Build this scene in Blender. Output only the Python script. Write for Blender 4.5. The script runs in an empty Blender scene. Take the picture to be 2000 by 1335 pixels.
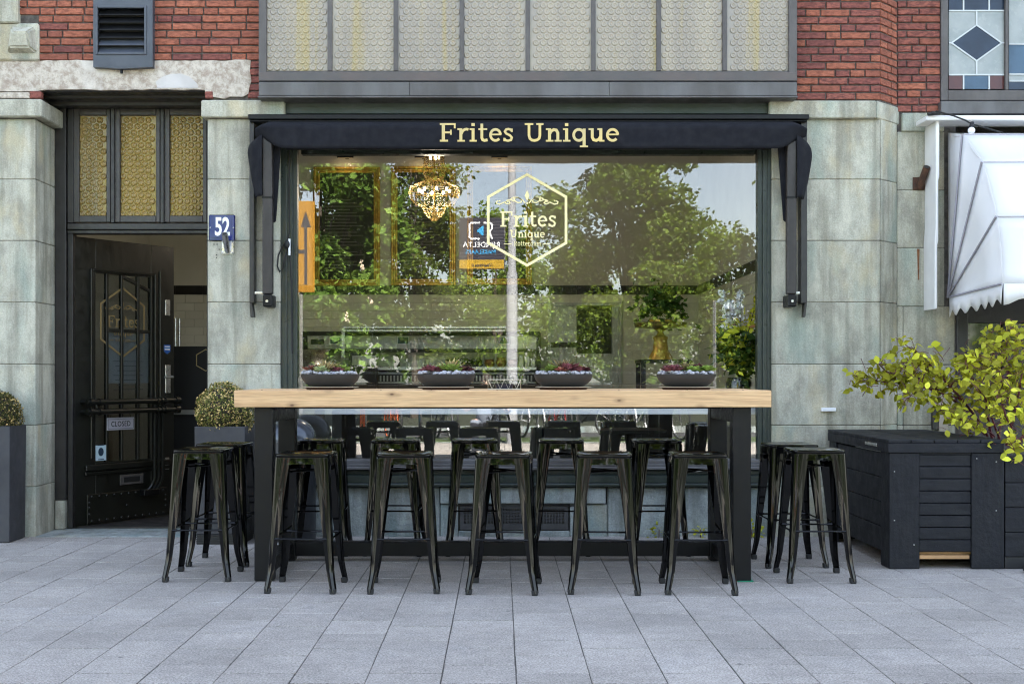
import bpy, bmesh, math, random
import numpy as np
from mathutils import Vector, Matrix
R = math.radians
random.seed(7)
rng = np.random.default_rng(7)
scene = bpy.context.scene
col = scene.collection

# ------------------------------------------------------------------ camera, sky, sun, exposure
FOC, VX, HY, EYE, DW = 2330.0, 978.0, 730.0, 1.2, 8.8      # focal length and vanishing point measured in photo pixels
cam_d = bpy.data.cameras.new('camera')
cam = bpy.data.objects.new('camera', cam_d); col.objects.link(cam)
cam.location = (0, -DW, EYE); cam.rotation_euler = (R(90), 0, 0)
cam_d.sensor_width = 36; cam_d.lens = 36 * FOC / 2000
cam_d.shift_x = (1000 - VX) / 2000; cam_d.shift_y = (HY - 667.5) / 2000
cam_d.clip_start = 0.01; cam_d.clip_end = 2000
scene.camera = cam

SUN_EL, SUN_AZ = 53.0, 12.0          # the sun stands behind the building
world = bpy.data.worlds.new('World'); scene.world = world; world.use_nodes = True
wn = world.node_tree.nodes; wl = world.node_tree.links
bg = wn['Background']; bg.inputs['Strength'].default_value = 0.065
sky = wn.new('ShaderNodeTexSky'); sky.sky_type = 'NISHITA'; sky.sun_disc = False
sky.sun_elevation = R(SUN_EL); sky.sun_rotation = R(SUN_AZ); sky.air_density = 1.0; sky.dust_density = 1.0; sky.ozone_density = 0.4
sky_desat = wn.new('ShaderNodeHueSaturation'); sky_desat.inputs['Saturation'].default_value = 0.66      # sky desaturated as white balance, takes blue out of the light
wl.new(sky.outputs[0], sky_desat.inputs['Color']); wl.new(sky_desat.outputs[0], bg.inputs['Color'])
sun_d = bpy.data.lights.new('sun', 'SUN'); sun_d.energy = 5.0; sun_d.angle = R(0.55); sun_d.color = (1.0, 0.95, 0.87)
sun = bpy.data.objects.new('sun', sun_d); col.objects.link(sun)
sdir = Vector((math.sin(R(SUN_AZ)) * math.cos(R(SUN_EL)), math.cos(R(SUN_AZ)) * math.cos(R(SUN_EL)), math.sin(R(SUN_EL))))
sun.rotation_euler = (-sdir).to_track_quat('-Z', 'Y').to_euler(); sun.location = sdir * 40
vs = scene.view_settings
scene.display_settings.display_device = 'sRGB'
vs.view_transform = 'Standard'; vs.look = 'None'; vs.gamma = 1.0; vs.exposure = 3.82; vs.use_curve_mapping = False
scene.render.engine = 'CYCLES'
cy = scene.cycles
cy.use_denoising = True; cy.filter_width = 1.15
cy.max_bounces = 10; cy.diffuse_bounces = 4; cy.glossy_bounces = 5; cy.transparent_max_bounces = 16; cy.transmission_bounces = 6
cy.caustics_reflective = False; cy.caustics_refractive = False; cy.sample_clamp_indirect = 6.0

# ------------------------------------------------------------------ measuring helpers: photo pixel at a known depth -> metres
def wx(px, Y): return (px - VX) * (DW + Y) / FOC
def wz(py, Y): return EYE + (HY - py) * (DW + Y) / FOC

# ------------------------------------------------------------------ mesh builder
class MB:
    def __init__(s): s.v = []; s.f = []
    def add(s, vs_, fs):
        o = len(s.v); s.v += [tuple(p) for p in vs_]; s.f += [tuple(i + o for i in f) for f in fs]; return s
    def box(s, x0, x1, y0, y1, z0, z1):
        return s.add([(x0,y0,z0),(x1,y0,z0),(x1,y1,z0),(x0,y1,z0),(x0,y0,z1),(x1,y0,z1),(x1,y1,z1),(x0,y1,z1)],
              [(0,3,2,1),(4,5,6,7),(0,1,5,4),(1,2,6,5),(2,3,7,6),(3,0,4,7)])
    def pbox(s, a, b, t, u, yf, yb):      # pixel rectangle (left, right, top, bottom) seen on the face at depth yf
        return s.box(wx(a, yf), wx(b, yf), yf, yb, wz(u, yf), wz(t, yf))
    def prism(s, poly, y0, y1):           # polygon in XZ extruded along y
        n = len(poly); ar = sum(poly[i][0]*poly[(i+1)%n][1]-poly[(i+1)%n][0]*poly[i][1] for i in range(n))
        if ar < 0: poly = poly[::-1]
        vs_ = [(x, y0, z) for x, z in poly] + [(x, y1, z) for x, z in poly]
        return s.add(vs_, [tuple(range(n)), tuple(range(2*n-1, n-1, -1))] + [((i+1)%n, i, n+i, n+(i+1)%n) for i in range(n)])
    def tube(s, pts, r, n=8, cap=True):
        pts = [Vector(p) for p in pts]; m = len(pts); rs = r if isinstance(r, (list, tuple)) else [r]*m
        up = None; rings = []
        for i in range(m):
            d = (pts[min(i+1,m-1)] - pts[max(i-1,0)])
            d = d.normalized() if d.length > 1e-9 else Vector((0,0,1))
            if up is None: up = d.orthogonal().normalized()
            up = (up - d*up.dot(d)); up = up.normalized() if up.length > 1e-6 else d.orthogonal().normalized()
            w = d.cross(up)
            rings.append([pts[i] + (up*math.cos(2*math.pi*k/n) + w*math.sin(2*math.pi*k/n))*rs[i] for k in range(n)])
        fs = [(i*n+k, i*n+(k+1)%n, (i+1)*n+(k+1)%n, (i+1)*n+k) for i in range(m-1) for k in range(n)]
        if cap: fs += [tuple(range(n-1,-1,-1)), tuple((m-1)*n+k for k in range(n))]
        return s.add([p for r_ in rings for p in r_], fs)
    def lathe(s, prof, n=24, c=(0,0,0)):
        m = len(prof); vs_ = []
        for r, z in prof:
            for k in range(n):
                a = 2*math.pi*k/n; vs_.append((c[0]+r*math.cos(a), c[1]+r*math.sin(a), c[2]+z))
        fs = [(i*n+k, i*n+(k+1)%n, (i+1)*n+(k+1)%n, (i+1)*n+k) for i in range(m-1) for k in range(n)]
        if prof[0][0] > 1e-5: fs.append(tuple(range(n-1,-1,-1)))
        if prof[-1][0] > 1e-5: fs.append(tuple((m-1)*n+k for k in range(n)))
        return s.add(vs_, fs)
    def ball(s, c, r, n=8, m=5, sz=1.0):
        return s.lathe([(max(1e-6, r*math.sin(math.pi*i/m)), -r*sz*math.cos(math.pi*i/m)) for i in range(m+1)], n, c)
    def ribbon(s, pts, w, y, t=0.001):    # flat stroke of width w in the XZ plane
        P = [Vector((p[0], p[1])) for p in pts]; m = len(P); L = []; Q = []
        closed = (P[0]-P[-1]).length < 1e-6
        for i in range(m):
            a = P[i-1] if i > 0 else (P[-2] if closed else P[i]); b = P[i+1] if i < m-1 else (P[1] if closed else P[i])
            d1 = (P[i]-a); d2 = (b-P[i]); d = (d1.normalized() if d1.length > 1e-9 else Vector((0,0))) + (d2.normalized() if d2.length > 1e-9 else Vector((0,0)))
            d = d.normalized() if d.length > 1e-9 else Vector((1,0)); nn = Vector((-d.y, d.x))
            ref = d2 if d2.length > 1e-9 else d1
            c = max(0.5, abs(nn.dot(Vector((-ref.y, ref.x)).normalized())))
            ww = (w[i] if isinstance(w, (list, tuple)) else w) / 2 / c
            L.append(P[i]+nn*ww); Q.append(P[i]-nn*ww)
        vs_ = [(p.x, y, p.y) for p in L] + [(p.x, y, p.y) for p in Q] + [(p.x, y+t, p.y) for p in L] + [(p.x, y+t, p.y) for p in Q]
        fs = []
        for i in range(m-1):
            fs += [(i, m+i, m+i+1, i+1), (2*m+i+1, 3*m+i+1, 3*m+i, 2*m+i), (i+1, 2*m+i+1, 2*m+i, i), (m+i, 3*m+i, 3*m+i+1, m+i+1)]
        return s.add(vs_, fs)
    def mesh(s, name, m=None, smooth=False, bevel=0.0, seg=1):
        me = bpy.data.meshes.new(name); me.from_pydata(s.v, [], s.f)
        if bevel > 0:
            bm = bmesh.new(); bm.from_mesh(me); bm.edges.ensure_lookup_table()
            es = [e for e in bm.edges if len(e.link_faces) == 2 and e.calc_face_angle(0) > R(30)]
            bmesh.ops.bevel(bm, geom=es, offset=bevel, segments=seg, affect='EDGES', clamp_overlap=True); bm.to_mesh(me); bm.free()
        if smooth:
            me.shade_smooth(); me.set_sharp_from_angle(angle=R(smooth if smooth > 1 else 40))
        if m: me.materials.append(m)
        me.update(); return me
    def build(s, name, m, parent=None, smooth=False, bevel=0.0, seg=1, **kw):
        return link(name, s.mesh(name, m, smooth, bevel, seg), parent, **kw)

def link(name, me, parent=None, loc=(0,0,0), rotz=0.0, kind=None, label=None):
    o = bpy.data.objects.new(name, me); col.objects.link(o); o.location = loc
    if rotz: o.rotation_euler = (0, 0, rotz)
    if parent: o.parent = parent
    if kind: o['kind'] = kind
    if label: o['label'] = label
    return o
def tag(o, label, cat, group=None):
    o['label'] = label; o['category'] = cat
    if group: o['group'] = group
    return o
def thing(name, label, cat, loc=(0,0,0), rotz=0.0, group=None):
    o = bpy.data.objects.new(name, None); col.objects.link(o); o.empty_display_size = 0.1
    o.location = loc; o.rotation_euler = (0, 0, rotz)
    return tag(o, label, cat, group)
KIDS = {}
def dup(root, loc, rotz, label):
    def cp(o, par):
        c = o.copy(); col.objects.link(c)
        if par: c.parent = par
        for ch in o.children: cp(ch, c)
        return c
    c = cp(root, None); c.location = loc; c.rotation_euler = (0, 0, rotz); c['label'] = label
    return c
def fastmesh(name, V, F, m, smooth=False):     # numpy arrays, F quads
    me = bpy.data.meshes.new(name); n = len(V); k = len(F); w = F.shape[1]
    me.vertices.add(n); me.vertices.foreach_set('co', np.ascontiguousarray(V, dtype=np.float32).ravel())
    me.loops.add(k*w); me.loops.foreach_set('vertex_index', np.ascontiguousarray(F, dtype=np.int32).ravel())
    me.polygons.add(k); me.polygons.foreach_set('loop_start', np.arange(0, k*w, w, dtype=np.int32))
    me.update(calc_edges=True); me.validate()
    if m: me.materials.append(m)
    if smooth: me.shade_smooth()
    return me
def leaf_cloud(P, size, rs, elong=1.5, up=0.25, jit=0.35):     # rhombic leaves folded along the midrib, at points P
    n = len(P); d = rs.normal(size=(n,3)); d[:,2] = d[:,2]*0.6 - 0.25; d /= np.linalg.norm(d, axis=1)[:,None]
    a = rs.normal(size=(n,3)); a[:,2] += up; w = np.cross(d, a); w /= (np.linalg.norm(w, axis=1)[:,None] + 1e-9); nrm = np.cross(w, d)
    s_ = size*(1 + jit*rs.uniform(-1,1,size=(n,1)))
    b = P; t = P + d*s_*elong; mid = P + d*s_*elong*0.45 - nrm*s_*0.12; l = mid + w*s_*0.5 + nrm*s_*0.16; r = mid - w*s_*0.5 + nrm*s_*0.16
    V = np.stack([b, l, t, r], axis=1).reshape(-1,3)
    F = np.arange(4*n).reshape(-1,4)
    return V, F

# ------------------------------------------------------------------ materials
def nd(nt, t, **kw):
    n = nt.nodes.new(t)
    for k, v in kw.items(): setattr(n, k, v)
    return n
def mth(nt, op, a, b=None, c=None):
    n = nd(nt, 'ShaderNodeMath', operation=op)
    for i, x in enumerate((a, b, c)):
        if x is None: continue
        if isinstance(x, (int, float)): n.inputs[i].default_value = x
        else: nt.links.new(x, n.inputs[i])
    return n.outputs[0]
def mixc(nt, fac, a, b, blend='MIX'):
    n = nd(nt, 'ShaderNodeMix', data_type='RGBA', blend_type=blend)
    for i, x in ((0, fac), (6, a), (7, b)):
        if isinstance(x, (int, float)): n.inputs[i].default_value = x
        elif isinstance(x, tuple): n.inputs[i].default_value = (*x[:3], 1)
        else: nt.links.new(x, n.inputs[i])
    return n.outputs[2]
def noise(nt, vec, scale, detail=4.0, rough=0.55, dist=0.0):
    n = nd(nt, 'ShaderNodeTexNoise'); n.inputs['Scale'].default_value = scale; n.inputs['Detail'].default_value = detail
    n.inputs['Roughness'].default_value = rough; n.inputs['Distortion'].default_value = dist
    if vec is not None: nt.links.new(vec, n.inputs['Vector'])
    return n.outputs['Fac']
def ramp(nt, fac, a, b, lo=0.0, hi=1.0):
    n = nd(nt, 'ShaderNodeMapRange'); n.clamp = True; n.interpolation_type = 'SMOOTHSTEP'
    n.inputs[1].default_value = a; n.inputs[2].default_value = b; n.inputs[3].default_value = lo; n.inputs[4].default_value = hi
    nt.links.new(fac, n.inputs[0]); return n.outputs[0]
def vscale(nt, vec, s):
    n = nd(nt, 'ShaderNodeVectorMath', operation='MULTIPLY'); nt.links.new(vec, n.inputs[0]); n.inputs[1].default_value = s; return n.outputs[0]
def base(name):
    m = bpy.data.materials.new(name); m.use_nodes = True; nt = m.node_tree; b = nt.nodes['Principled BSDF']; return m, nt, b
def rgb(h): return tuple(((int(h[i:i+2],16)/255)/12.92 if int(h[i:i+2],16)/255 <= .04045 else ((int(h[i:i+2],16)/255+.055)/1.055)**2.4) for i in (0,2,4))
def mk(name, c, rough=0.6, metal=0.0, var=0.0, vs_=4.0, stretch=(1,1,1), bump=0.0, bs=60.0, rnd=0.0, coat=0.0, c2=None, spec=0.5, obj=False, crough=0.05):
    m, nt, b = base(name)
    b.inputs['Roughness'].default_value = rough; b.inputs['Metallic'].default_value = metal
    b.inputs['Specular IOR Level'].default_value = spec
    if coat: b.inputs['Coat Weight'].default_value = coat; b.inputs['Coat Roughness'].default_value = crough
    if obj: pos = nd(nt, 'ShaderNodeTexCoord').outputs['Object']
    else: pos = nd(nt, 'ShaderNodeNewGeometry').outputs['Position']
    cc = None
    if var or c2:
        f = noise(nt, vscale(nt, pos, stretch), vs_, 5.0)
        f = ramp(nt, f, 0.3, 0.7)
        if c2: cc = mixc(nt, f, c, c2)
        else: cc = mixc(nt, f, tuple(x*(1-var) for x in c), tuple(min(1, x*(1+var)) for x in c))
        rr = ramp(nt, noise(nt, pos, vs_*3, 4), 0.3, 0.7, max(0, rough-0.08), min(1, rough+0.1)); nt.links.new(rr, b.inputs['Roughness'])
    if rnd:
        oi = nd(nt, 'ShaderNodeObjectInfo'); k = ramp(nt, oi.outputs['Random'], 0, 1, 1-rnd, 1+rnd)
        cb = nd(nt, 'ShaderNodeCombineColor')
        for i in range(3): nt.links.new(k, cb.inputs[i])
        cc = mixc(nt, 1.0, cc if cc is not None else c, cb.outputs[0], 'MULTIPLY')
    if cc is None: b.inputs['Base Color'].default_value = (*c, 1)
    else: nt.links.new(cc, b.inputs['Base Color'])
    if bump:
        bp = nd(nt, 'ShaderNodeBump'); bp.inputs['Strength'].default_value = bump; bp.inputs['Distance'].default_value = 0.01
        nt.links.new(noise(nt, pos, bs, 6, 0.6), bp.inputs['Height']); nt.links.new(bp.outputs[0], b.inputs['Normal'])
    return m

def stone_mat(name, c, bluish=0.0, bump=0.5, rough_scale=1.0):
    m, nt, b = base(name); pos = nd(nt, 'ShaderNodeNewGeometry').outputs['Position']
    oi = nd(nt, 'ShaderNodeObjectInfo').outputs['Random']
    off = nd(nt, 'ShaderNodeVectorMath', operation='ADD'); nt.links.new(pos, off.inputs[0])
    cb = nd(nt, 'ShaderNodeCombineXYZ'); nt.links.new(mth(nt, 'MULTIPLY', oi, 7.3), cb.inputs[0]); nt.links.new(mth(nt, 'MULTIPLY', oi, 3.1), cb.inputs[2]); nt.links.new(cb.outputs[0], off.inputs[1])
    p = off.outputs[0]
    dark = tuple(x*0.66 for x in c); lite = tuple(min(.8, x*1.17) for x in c)
    f1 = ramp(nt, noise(nt, vscale(nt, p, (1, 1, 0.55)), 5.5, 10, 0.74, 0.1), 0.32, 0.66)
    cc = mixc(nt, f1, dark, lite)
    f2 = ramp(nt, noise(nt, vscale(nt, pos, (5.5, 5.5, 0.35)), 1.7, 5, 0.6), 0.44, 0.66, 0, 0.70)    # run-off streaks
    cc = mixc(nt, f2, cc, tuple(x*0.48 for x in (c[0], c[1]*0.97, c[2]*0.9)))
    f3 = ramp(nt, noise(nt, vscale(nt, p, (1.3, 1.3, 0.7)), 2.6, 4), 0.54, 0.70, 0, 0.6)                # ochre bloom
    cc = mixc(nt, f3, cc, (c[0]*1.12, c[1]*0.98, c[2]*0.76))
    f5 = ramp(nt, noise(nt, vscale(nt, p, (1.6, 1.6, 0.5)), 2.1, 4), 0.50, 0.70, 0, 0.62)                # blue-green bloom
    cc = mixc(nt, f5, cc, (c[0]*0.62, c[1]*0.80, c[2]*0.84))
    f4 = ramp(nt, noise(nt, pos, 95, 5, 0.8), 0.35, 0.65, 0.84, 1.12)
    k = nd(nt, 'ShaderNodeCombineColor')
    g = mth(nt, 'MULTIPLY', f4, ramp(nt, oi, 0, 1, 0.93, 1.06))
    for i in range(3): nt.links.new(g, k.inputs[i])
    cc = mixc(nt, 1.0, cc, k.outputs[0], 'MULTIPLY'); nt.links.new(cc, b.inputs['Base Color'])
    b.inputs['Roughness'].default_value = 0.88; b.inputs['Specular IOR Level'].default_value = 0.25
    h = mth(nt, 'ADD', noise(nt, pos, 38*rough_scale, 8, 0.68), mth(nt, 'MULTIPLY', noise(nt, pos, 9*rough_scale, 4), 1.2))
    bp = nd(nt, 'ShaderNodeBump'); bp.inputs['Strength'].default_value = bump; bp.inputs['Distance'].default_value = 0.012
    nt.links.new(h, bp.inputs['Height']); nt.links.new(bp.outputs[0], b.inputs['Normal'])
    return m

def brick_mat(name, cols):
    m, nt, b = base(name); pos = nd(nt, 'ShaderNodeNewGeometry').outputs['Position']
    oi = nd(nt, 'ShaderNodeObjectInfo').outputs['Random']
    cr = nd(nt, 'ShaderNodeValToRGB'); el = cr.color_ramp.elements
    for i, c in enumerate(cols):
        e = el[i] if i < 2 else el.new(0.5)
        e.position = i/(len(cols)-1); e.color = (*c, 1)
    nt.links.new(oi, cr.inputs[0])
    f = ramp(nt, noise(nt, vscale(nt, pos, (1,1,2.5)), 22, 6, 0.7), 0.34, 0.66)
    cc = mixc(nt, f, cr.outputs[0], tuple(x*0.55 for x in cols[0]))
    f2 = ramp(nt, noise(nt, pos, 90, 5, 0.7), 0.58, 0.7, 0, 0.55); cc = mixc(nt, f2, cc, (0.06, 0.035, 0.03))
    f3 = ramp(nt, noise(nt, pos, 13, 4, 0.7), 0.66, 0.8, 0, 0.35); cc = mixc(nt, f3, cc, (0.4, 0.3, 0.24))
    nt.links.new(cc, b.inputs['Base Color']); b.inputs['Roughness'].default_value = 0.85; b.inputs['Specular IOR Level'].default_value = 0.3
    bp = nd(nt, 'ShaderNodeBump'); bp.inputs['Strength'].default_value = 0.8; bp.inputs['Distance'].default_value = 0.006
    nt.links.new(noise(nt, vscale(nt, pos, (1,1,2)), 70, 7, 0.7), bp.inputs['Height']); nt.links.new(bp.outputs[0], b.inputs['Normal'])
    return m

def hex_glass(name, c_lo, c_hi, tint, rough=0.22):
    """cast glass: uneven colour of the glass itself; its round bosses are real geometry"""
    m, nt, b = base(name); pos = nd(nt, 'ShaderNodeNewGeometry').outputs['Position']; oi = nd(nt, 'ShaderNodeObjectInfo').outputs['Random']
    sh = nd(nt, 'ShaderNodeVectorMath', operation='ADD'); nt.links.new(pos, sh.inputs[0]); cb = nd(nt, 'ShaderNodeCombineXYZ'); nt.links.new(mth(nt, 'MULTIPLY', oi, 9.0), cb.inputs[1]); nt.links.new(cb.outputs[0], sh.inputs[1])
    f = ramp(nt, noise(nt, vscale(nt, sh.outputs[0], (1.0, 1.0, 0.18)), 5.0, 4), 0.35, 0.65)
    cc = mixc(nt, f, c_lo, c_hi)
    cc = mixc(nt, ramp(nt, noise(nt, vscale(nt, sh.outputs[0], (2.6, 1.0, 0.10)), 3.1, 3), 0.55, 0.72, 0, 0.7), cc, tint)
    nt.links.new(cc, b.inputs['Base Color']); b.inputs['Roughness'].default_value = rough; b.inputs['Specular IOR Level'].default_value = 0.7
    bp = nd(nt, 'ShaderNodeBump'); bp.inputs['Strength'].default_value = 0.25; bp.inputs['Distance'].default_value = 0.003
    nt.links.new(noise(nt, pos, 90, 3), bp.inputs['Height']); nt.links.new(bp.outputs[0], b.inputs['Normal'])
    return m
def bossed_pane(x0, x1, z0, z1, y, pitch, seed, dx=0.0, dep=1.0):
    """a cast pane facing -y with rows of round bosses"""
    r = random.Random(seed); mb = MB().box(x0, x1, y, y+.006, z0, z1); k = 0; rr = pitch*.47; h = pitch
    z = z0+rr; odd = 0
    while z < z1-rr*.3:
        x = x0+rr+dx+(pitch/2 if odd else 0)
        while x < x1-rr*.4:
            n = 9; pr = [(1.04, .0), (.92, .0058*dep), (.66, .0072*dep), (.44, .0018*dep), (.22, .0018*dep), (.12, .0042*dep)]; V = []; sc = r.uniform(.92, 1.05)
            for q, d in pr:
                for i in range(n):
                    a = 2*math.pi*i/n; V.append((min(x1, max(x0, x+rr*q*sc*math.cos(a))), y+.0002-d*pitch/.056, min(z1, max(z0, z+rr*q*sc*math.sin(a)))))
            F = [(i*n+k2, (i+1)*n+k2, (i+1)*n+(k2+1)%n, i*n+(k2+1)%n) for i in range(len(pr)-1) for k2 in range(n)] + [tuple((len(pr)-1)*n+q for q in range(n))[::-1]]
            mb.add(V, F); x += pitch
        z += pitch*.86; odd ^= 1
    return mb
def glass_mat(name, ior=1.55, tint=(1,1,1), wobble=0.0):
    m, nt, b = base(name); out = nt.nodes['Material Output']; nt.nodes.remove(b)
    geo = nd(nt, 'ShaderNodeNewGeometry')
    io = nd(nt, 'ShaderNodeMix', data_type='FLOAT'); nt.links.new(geo.outputs['Backfacing'], io.inputs[0]); io.inputs[2].default_value = ior; io.inputs[3].default_value = 1/ior
    fr = nd(nt, 'ShaderNodeFresnel'); nt.links.new(io.outputs[0], fr.inputs['IOR'])
    tr = nd(nt, 'ShaderNodeBsdfTransparent'); tr.inputs[0].default_value = (*tint, 1)
    gl = nd(nt, 'ShaderNodeBsdfGlossy'); gl.inputs['Roughness'].default_value = 0.0
    if wobble:
        bp = nd(nt, 'ShaderNodeBump'); bp.inputs['Strength'].default_value = wobble; bp.inputs['Distance'].default_value = 0.01
        nt.links.new(noise(nt, geo.outputs['Position'], 1.4, 1), bp.inputs['Height']); nt.links.new(bp.outputs[0], gl.inputs['Normal'])
    mx = nd(nt, 'ShaderNodeMixShader'); nt.links.new(fr.outputs[0], mx.inputs[0]); nt.links.new(tr.outputs[0], mx.inputs[1]); nt.links.new(gl.outputs[0], mx.inputs[2])
    nt.links.new(mx.outputs[0], out.inputs['Surface']); return m

def leaf_mat(name, c1, c2, trans=0.35, vs_=3.0, rough=0.45, rnd=0.2):
    m, nt, b = base(name); out = nt.nodes['Material Output']; geo = nd(nt, 'ShaderNodeNewGeometry')
    f = ramp(nt, noise(nt, geo.outputs['Position'], vs_, 3), 0.3, 0.7); cc = mixc(nt, f, c1, c2)
    isl = nd(nt, 'ShaderNodeObjectInfo').outputs['Random']; ri = geo.outputs['Random Per Island']
    kk = mth(nt, 'MULTIPLY', ramp(nt, ri, 0, 1, 1-rnd, 1+rnd*1.3), ramp(nt, isl, 0, 1, 1-rnd, 1+rnd))
    k = nd(nt, 'ShaderNodeCombineColor')
    for i in range(3): nt.links.new(kk, k.inputs[i])
    cc = mixc(nt, 1.0, cc, k.outputs[0], 'MULTIPLY')
    nt.links.new(cc, b.inputs['Base Color']); b.inputs['Roughness'].default_value = rough+.1; b.inputs['Specular IOR Level'].default_value = 0.18
    tl = nd(nt, 'ShaderNodeBsdfTranslucent'); cg = mixc(nt, 0.5, cc, (min(1,c2[0]*1.6), min(1,c2[1]*1.5), c2[2]*0.6)); nt.links.new(cg, tl.inputs[0])
    mx = nd(nt, 'ShaderNodeMixShader'); mx.inputs[0].default_value = trans
    nt.links.new(b.outputs[0], mx.inputs[1]); nt.links.new(tl.outputs[0], mx.inputs[2]); nt.links.new(mx.outputs[0], out.inputs['Surface'])
    return m
def emis(name, c, s):
    m, nt, b = base(name); b.inputs['Base Color'].default_value = (*c, 1); b.inputs['Emission Color'].default_value = (*c, 1); b.inputs['Emission Strength'].default_value = s; return m

def wood_mat(name, c1, c2, knot=(0.10,0.045,0.02)):
    m, nt, b = base(name); pos = nd(nt, 'ShaderNodeNewGeometry').outputs['Position']
    g = noise(nt, vscale(nt, pos, (0.55, 9, 14)), 5, 6, 0.6, 0.8); f = ramp(nt, g, 0.3, 0.7)
    cc = mixc(nt, f, c1, c2)
    fine = ramp(nt, noise(nt, vscale(nt, pos, (2, 60, 110)), 4, 3), 0.3, 0.7, 0.84, 1.1)
    k = nd(nt, 'ShaderNodeCombineColor')
    for i in range(3): nt.links.new(fine, k.inputs[i])
    cc = mixc(nt, 1.0, cc, k.outputs[0], 'MULTIPLY')
    vo = nd(nt, 'ShaderNodeTexVoronoi'); vo.inputs['Scale'].default_value = 7.5; nt.links.new(vscale(nt, pos, (0.72, 0.5, 1.6)), vo.inputs['Vector'])
    halo = ramp(nt, vo.outputs['Distance'], 0.05, 0.28, 0.75, 0.0); cc = mixc(nt, halo, cc, tuple(x*0.62 for x in c1))
    kn = ramp(nt, vo.outputs['Distance'], 0.03, 0.10, 1.0, 0.0)
    sel = ramp(nt, vo.outputs['Color'], 0.30, 0.35); cc = mixc(nt, mth(nt, 'MULTIPLY', kn, sel), cc, knot)
    nt.links.new(cc, b.inputs['Base Color']); b.inputs['Roughness'].default_value = 0.62
    bp = nd(nt, 'ShaderNodeBump'); bp.inputs['Strength'].default_value = 0.25; bp.inputs['Distance'].default_value = 0.004
    nt.links.new(g, bp.inputs['Height']); nt.links.new(bp.outputs[0], b.inputs['Normal'])
    return m

def plaster_mat():
    m, nt, b = base('worn_white_plaster'); pos = nd(nt, 'ShaderNodeNewGeometry').outputs['Position']
    f = ramp(nt, noise(nt, pos, 16, 8, 0.75, 0.3), 0.36, 0.62); cc = mixc(nt, f, (0.30, 0.24, 0.19), (0.55, 0.495, 0.42))
    f2 = ramp(nt, noise(nt, pos, 60, 4, 0.7), 0.55, 0.68, 0, 0.5); cc = mixc(nt, f2, cc, (0.25, 0.2, 0.16))
    f3 = ramp(nt, noise(nt, vscale(nt, pos, (1,1,0.6)), 3.5, 4), 0.57, 0.68, 0, 0.7); cc = mixc(nt, f3, cc, (0.60, 0.56, 0.51))
    nt.links.new(cc, b.inputs['Base Color']); b.inputs['Roughness'].default_value = 0.9
    bp = nd(nt, 'ShaderNodeBump'); bp.inputs['Strength'].default_value = 0.6; bp.inputs['Distance'].default_value = 0.006
    nt.links.new(noise(nt, pos, 30, 8, 0.7), bp.inputs['Height']); nt.links.new(bp.outputs[0], b.inputs['Normal']); return m

M = {}
M['stone'] = stone_mat('green_grey_sandstone', (0.44, 0.425, 0.345))
M['stone_rough'] = stone_mat('rough_blue_grey_stone', (0.34, 0.375, 0.365), bump=1.0, rough_scale=0.75)
M['brick_o'] = brick_mat('orange_red_brick', [(0.33,0.112,0.070), (0.44,0.155,0.092), (0.38,0.128,0.078), (0.50,0.205,0.13), (0.27,0.092,0.064)])
M['brick_p'] = brick_mat('purple_red_brick', [(0.20,0.070,0.060), (0.27,0.088,0.068), (0.15,0.054,0.050), (0.34,0.118,0.084)])
M['mortar'] = mk('dark_mortar', (0.085,0.075,0.066), 0.95, var=0.35, vs_=30, bump=0.6, bs=120)
M['plaster'] = plaster_mat()
M['paving'] = None
def paving_mat():
    m, nt, b = base('speckled_concrete_paving'); pos = nd(nt, 'ShaderNodeNewGeometry').outputs['Position']
    oi = nd(nt, 'ShaderNodeObjectInfo').outputs['Random']; isl = nd(nt, 'ShaderNodeNewGeometry').outputs['Random Per Island']
    c = (0.318, 0.294, 0.268)
    sp = ramp(nt, noise(nt, pos, 100, 6, 0.88), 0.37, 0.63, 0.52, 1.46)
    big = ramp(nt, noise(nt, pos, 1.1, 6, 0.6), 0.3, 0.7, 0.85, 1.13)
    mid = ramp(nt, noise(nt, pos, 14, 5, 0.6), 0.3, 0.7, 0.91, 1.08)
    k = mth(nt, 'MULTIPLY', mth(nt, 'MULTIPLY', sp, big), mth(nt, 'MULTIPLY', mid, mth(nt, 'MULTIPLY', ramp(nt, oi, 0, 1, 0.93, 1.06), ramp(nt, isl, 0, 1, 0.96, 1.04))))
    kc = nd(nt, 'ShaderNodeCombineColor')
    for i in range(3): nt.links.new(k, kc.inputs[i])
    cc = mixc(nt, ramp(nt, noise(nt, pos, 2.3, 4), 0.52, 0.72, 0, 0.5), c, (0.30, 0.285, 0.27))
    cc = mixc(nt, 1.0, cc, kc.outputs[0], 'MULTIPLY')
    st = ramp(nt, noise(nt, pos, 5.5, 2, 0.5), 0.70, 0.745, 0, 0.22); cc = mixc(nt, st, cc, (0.10, 0.10, 0.105))   # old gum and drips
    vo = nd(nt, 'ShaderNodeTexVoronoi'); vo.inputs['Scale'].default_value = 5.2; nt.links.new(vscale(nt, pos, (1, 1, 0)), vo.inputs['Vector'])
    dt = mth(nt, 'MULTIPLY', ramp(nt, vo.outputs['Distance'], 0.04, 0.075, 1.0, 0.0), ramp(nt, vo.outputs['Color'], 0.58, 0.60))
    cc = mixc(nt, mth(nt, 'MULTIPLY', dt, 0.65), cc, (0.07, 0.07, 0.07))
    nt.links.new(cc, b.inputs['Base Color']); b.inputs['Roughness'].default_value = 0.82; b.inputs['Specular IOR Level'].default_value = 0.35
    bp = nd(nt, 'ShaderNodeBump'); bp.inputs['Strength'].default_value = 0.35; bp.inputs['Distance'].default_value = 0.003
    nt.links.new(noise(nt, pos, 240, 5, 0.7), bp.inputs['Height']); nt.links.new(bp.outputs[0], b.inputs['Normal']); return m
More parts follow.
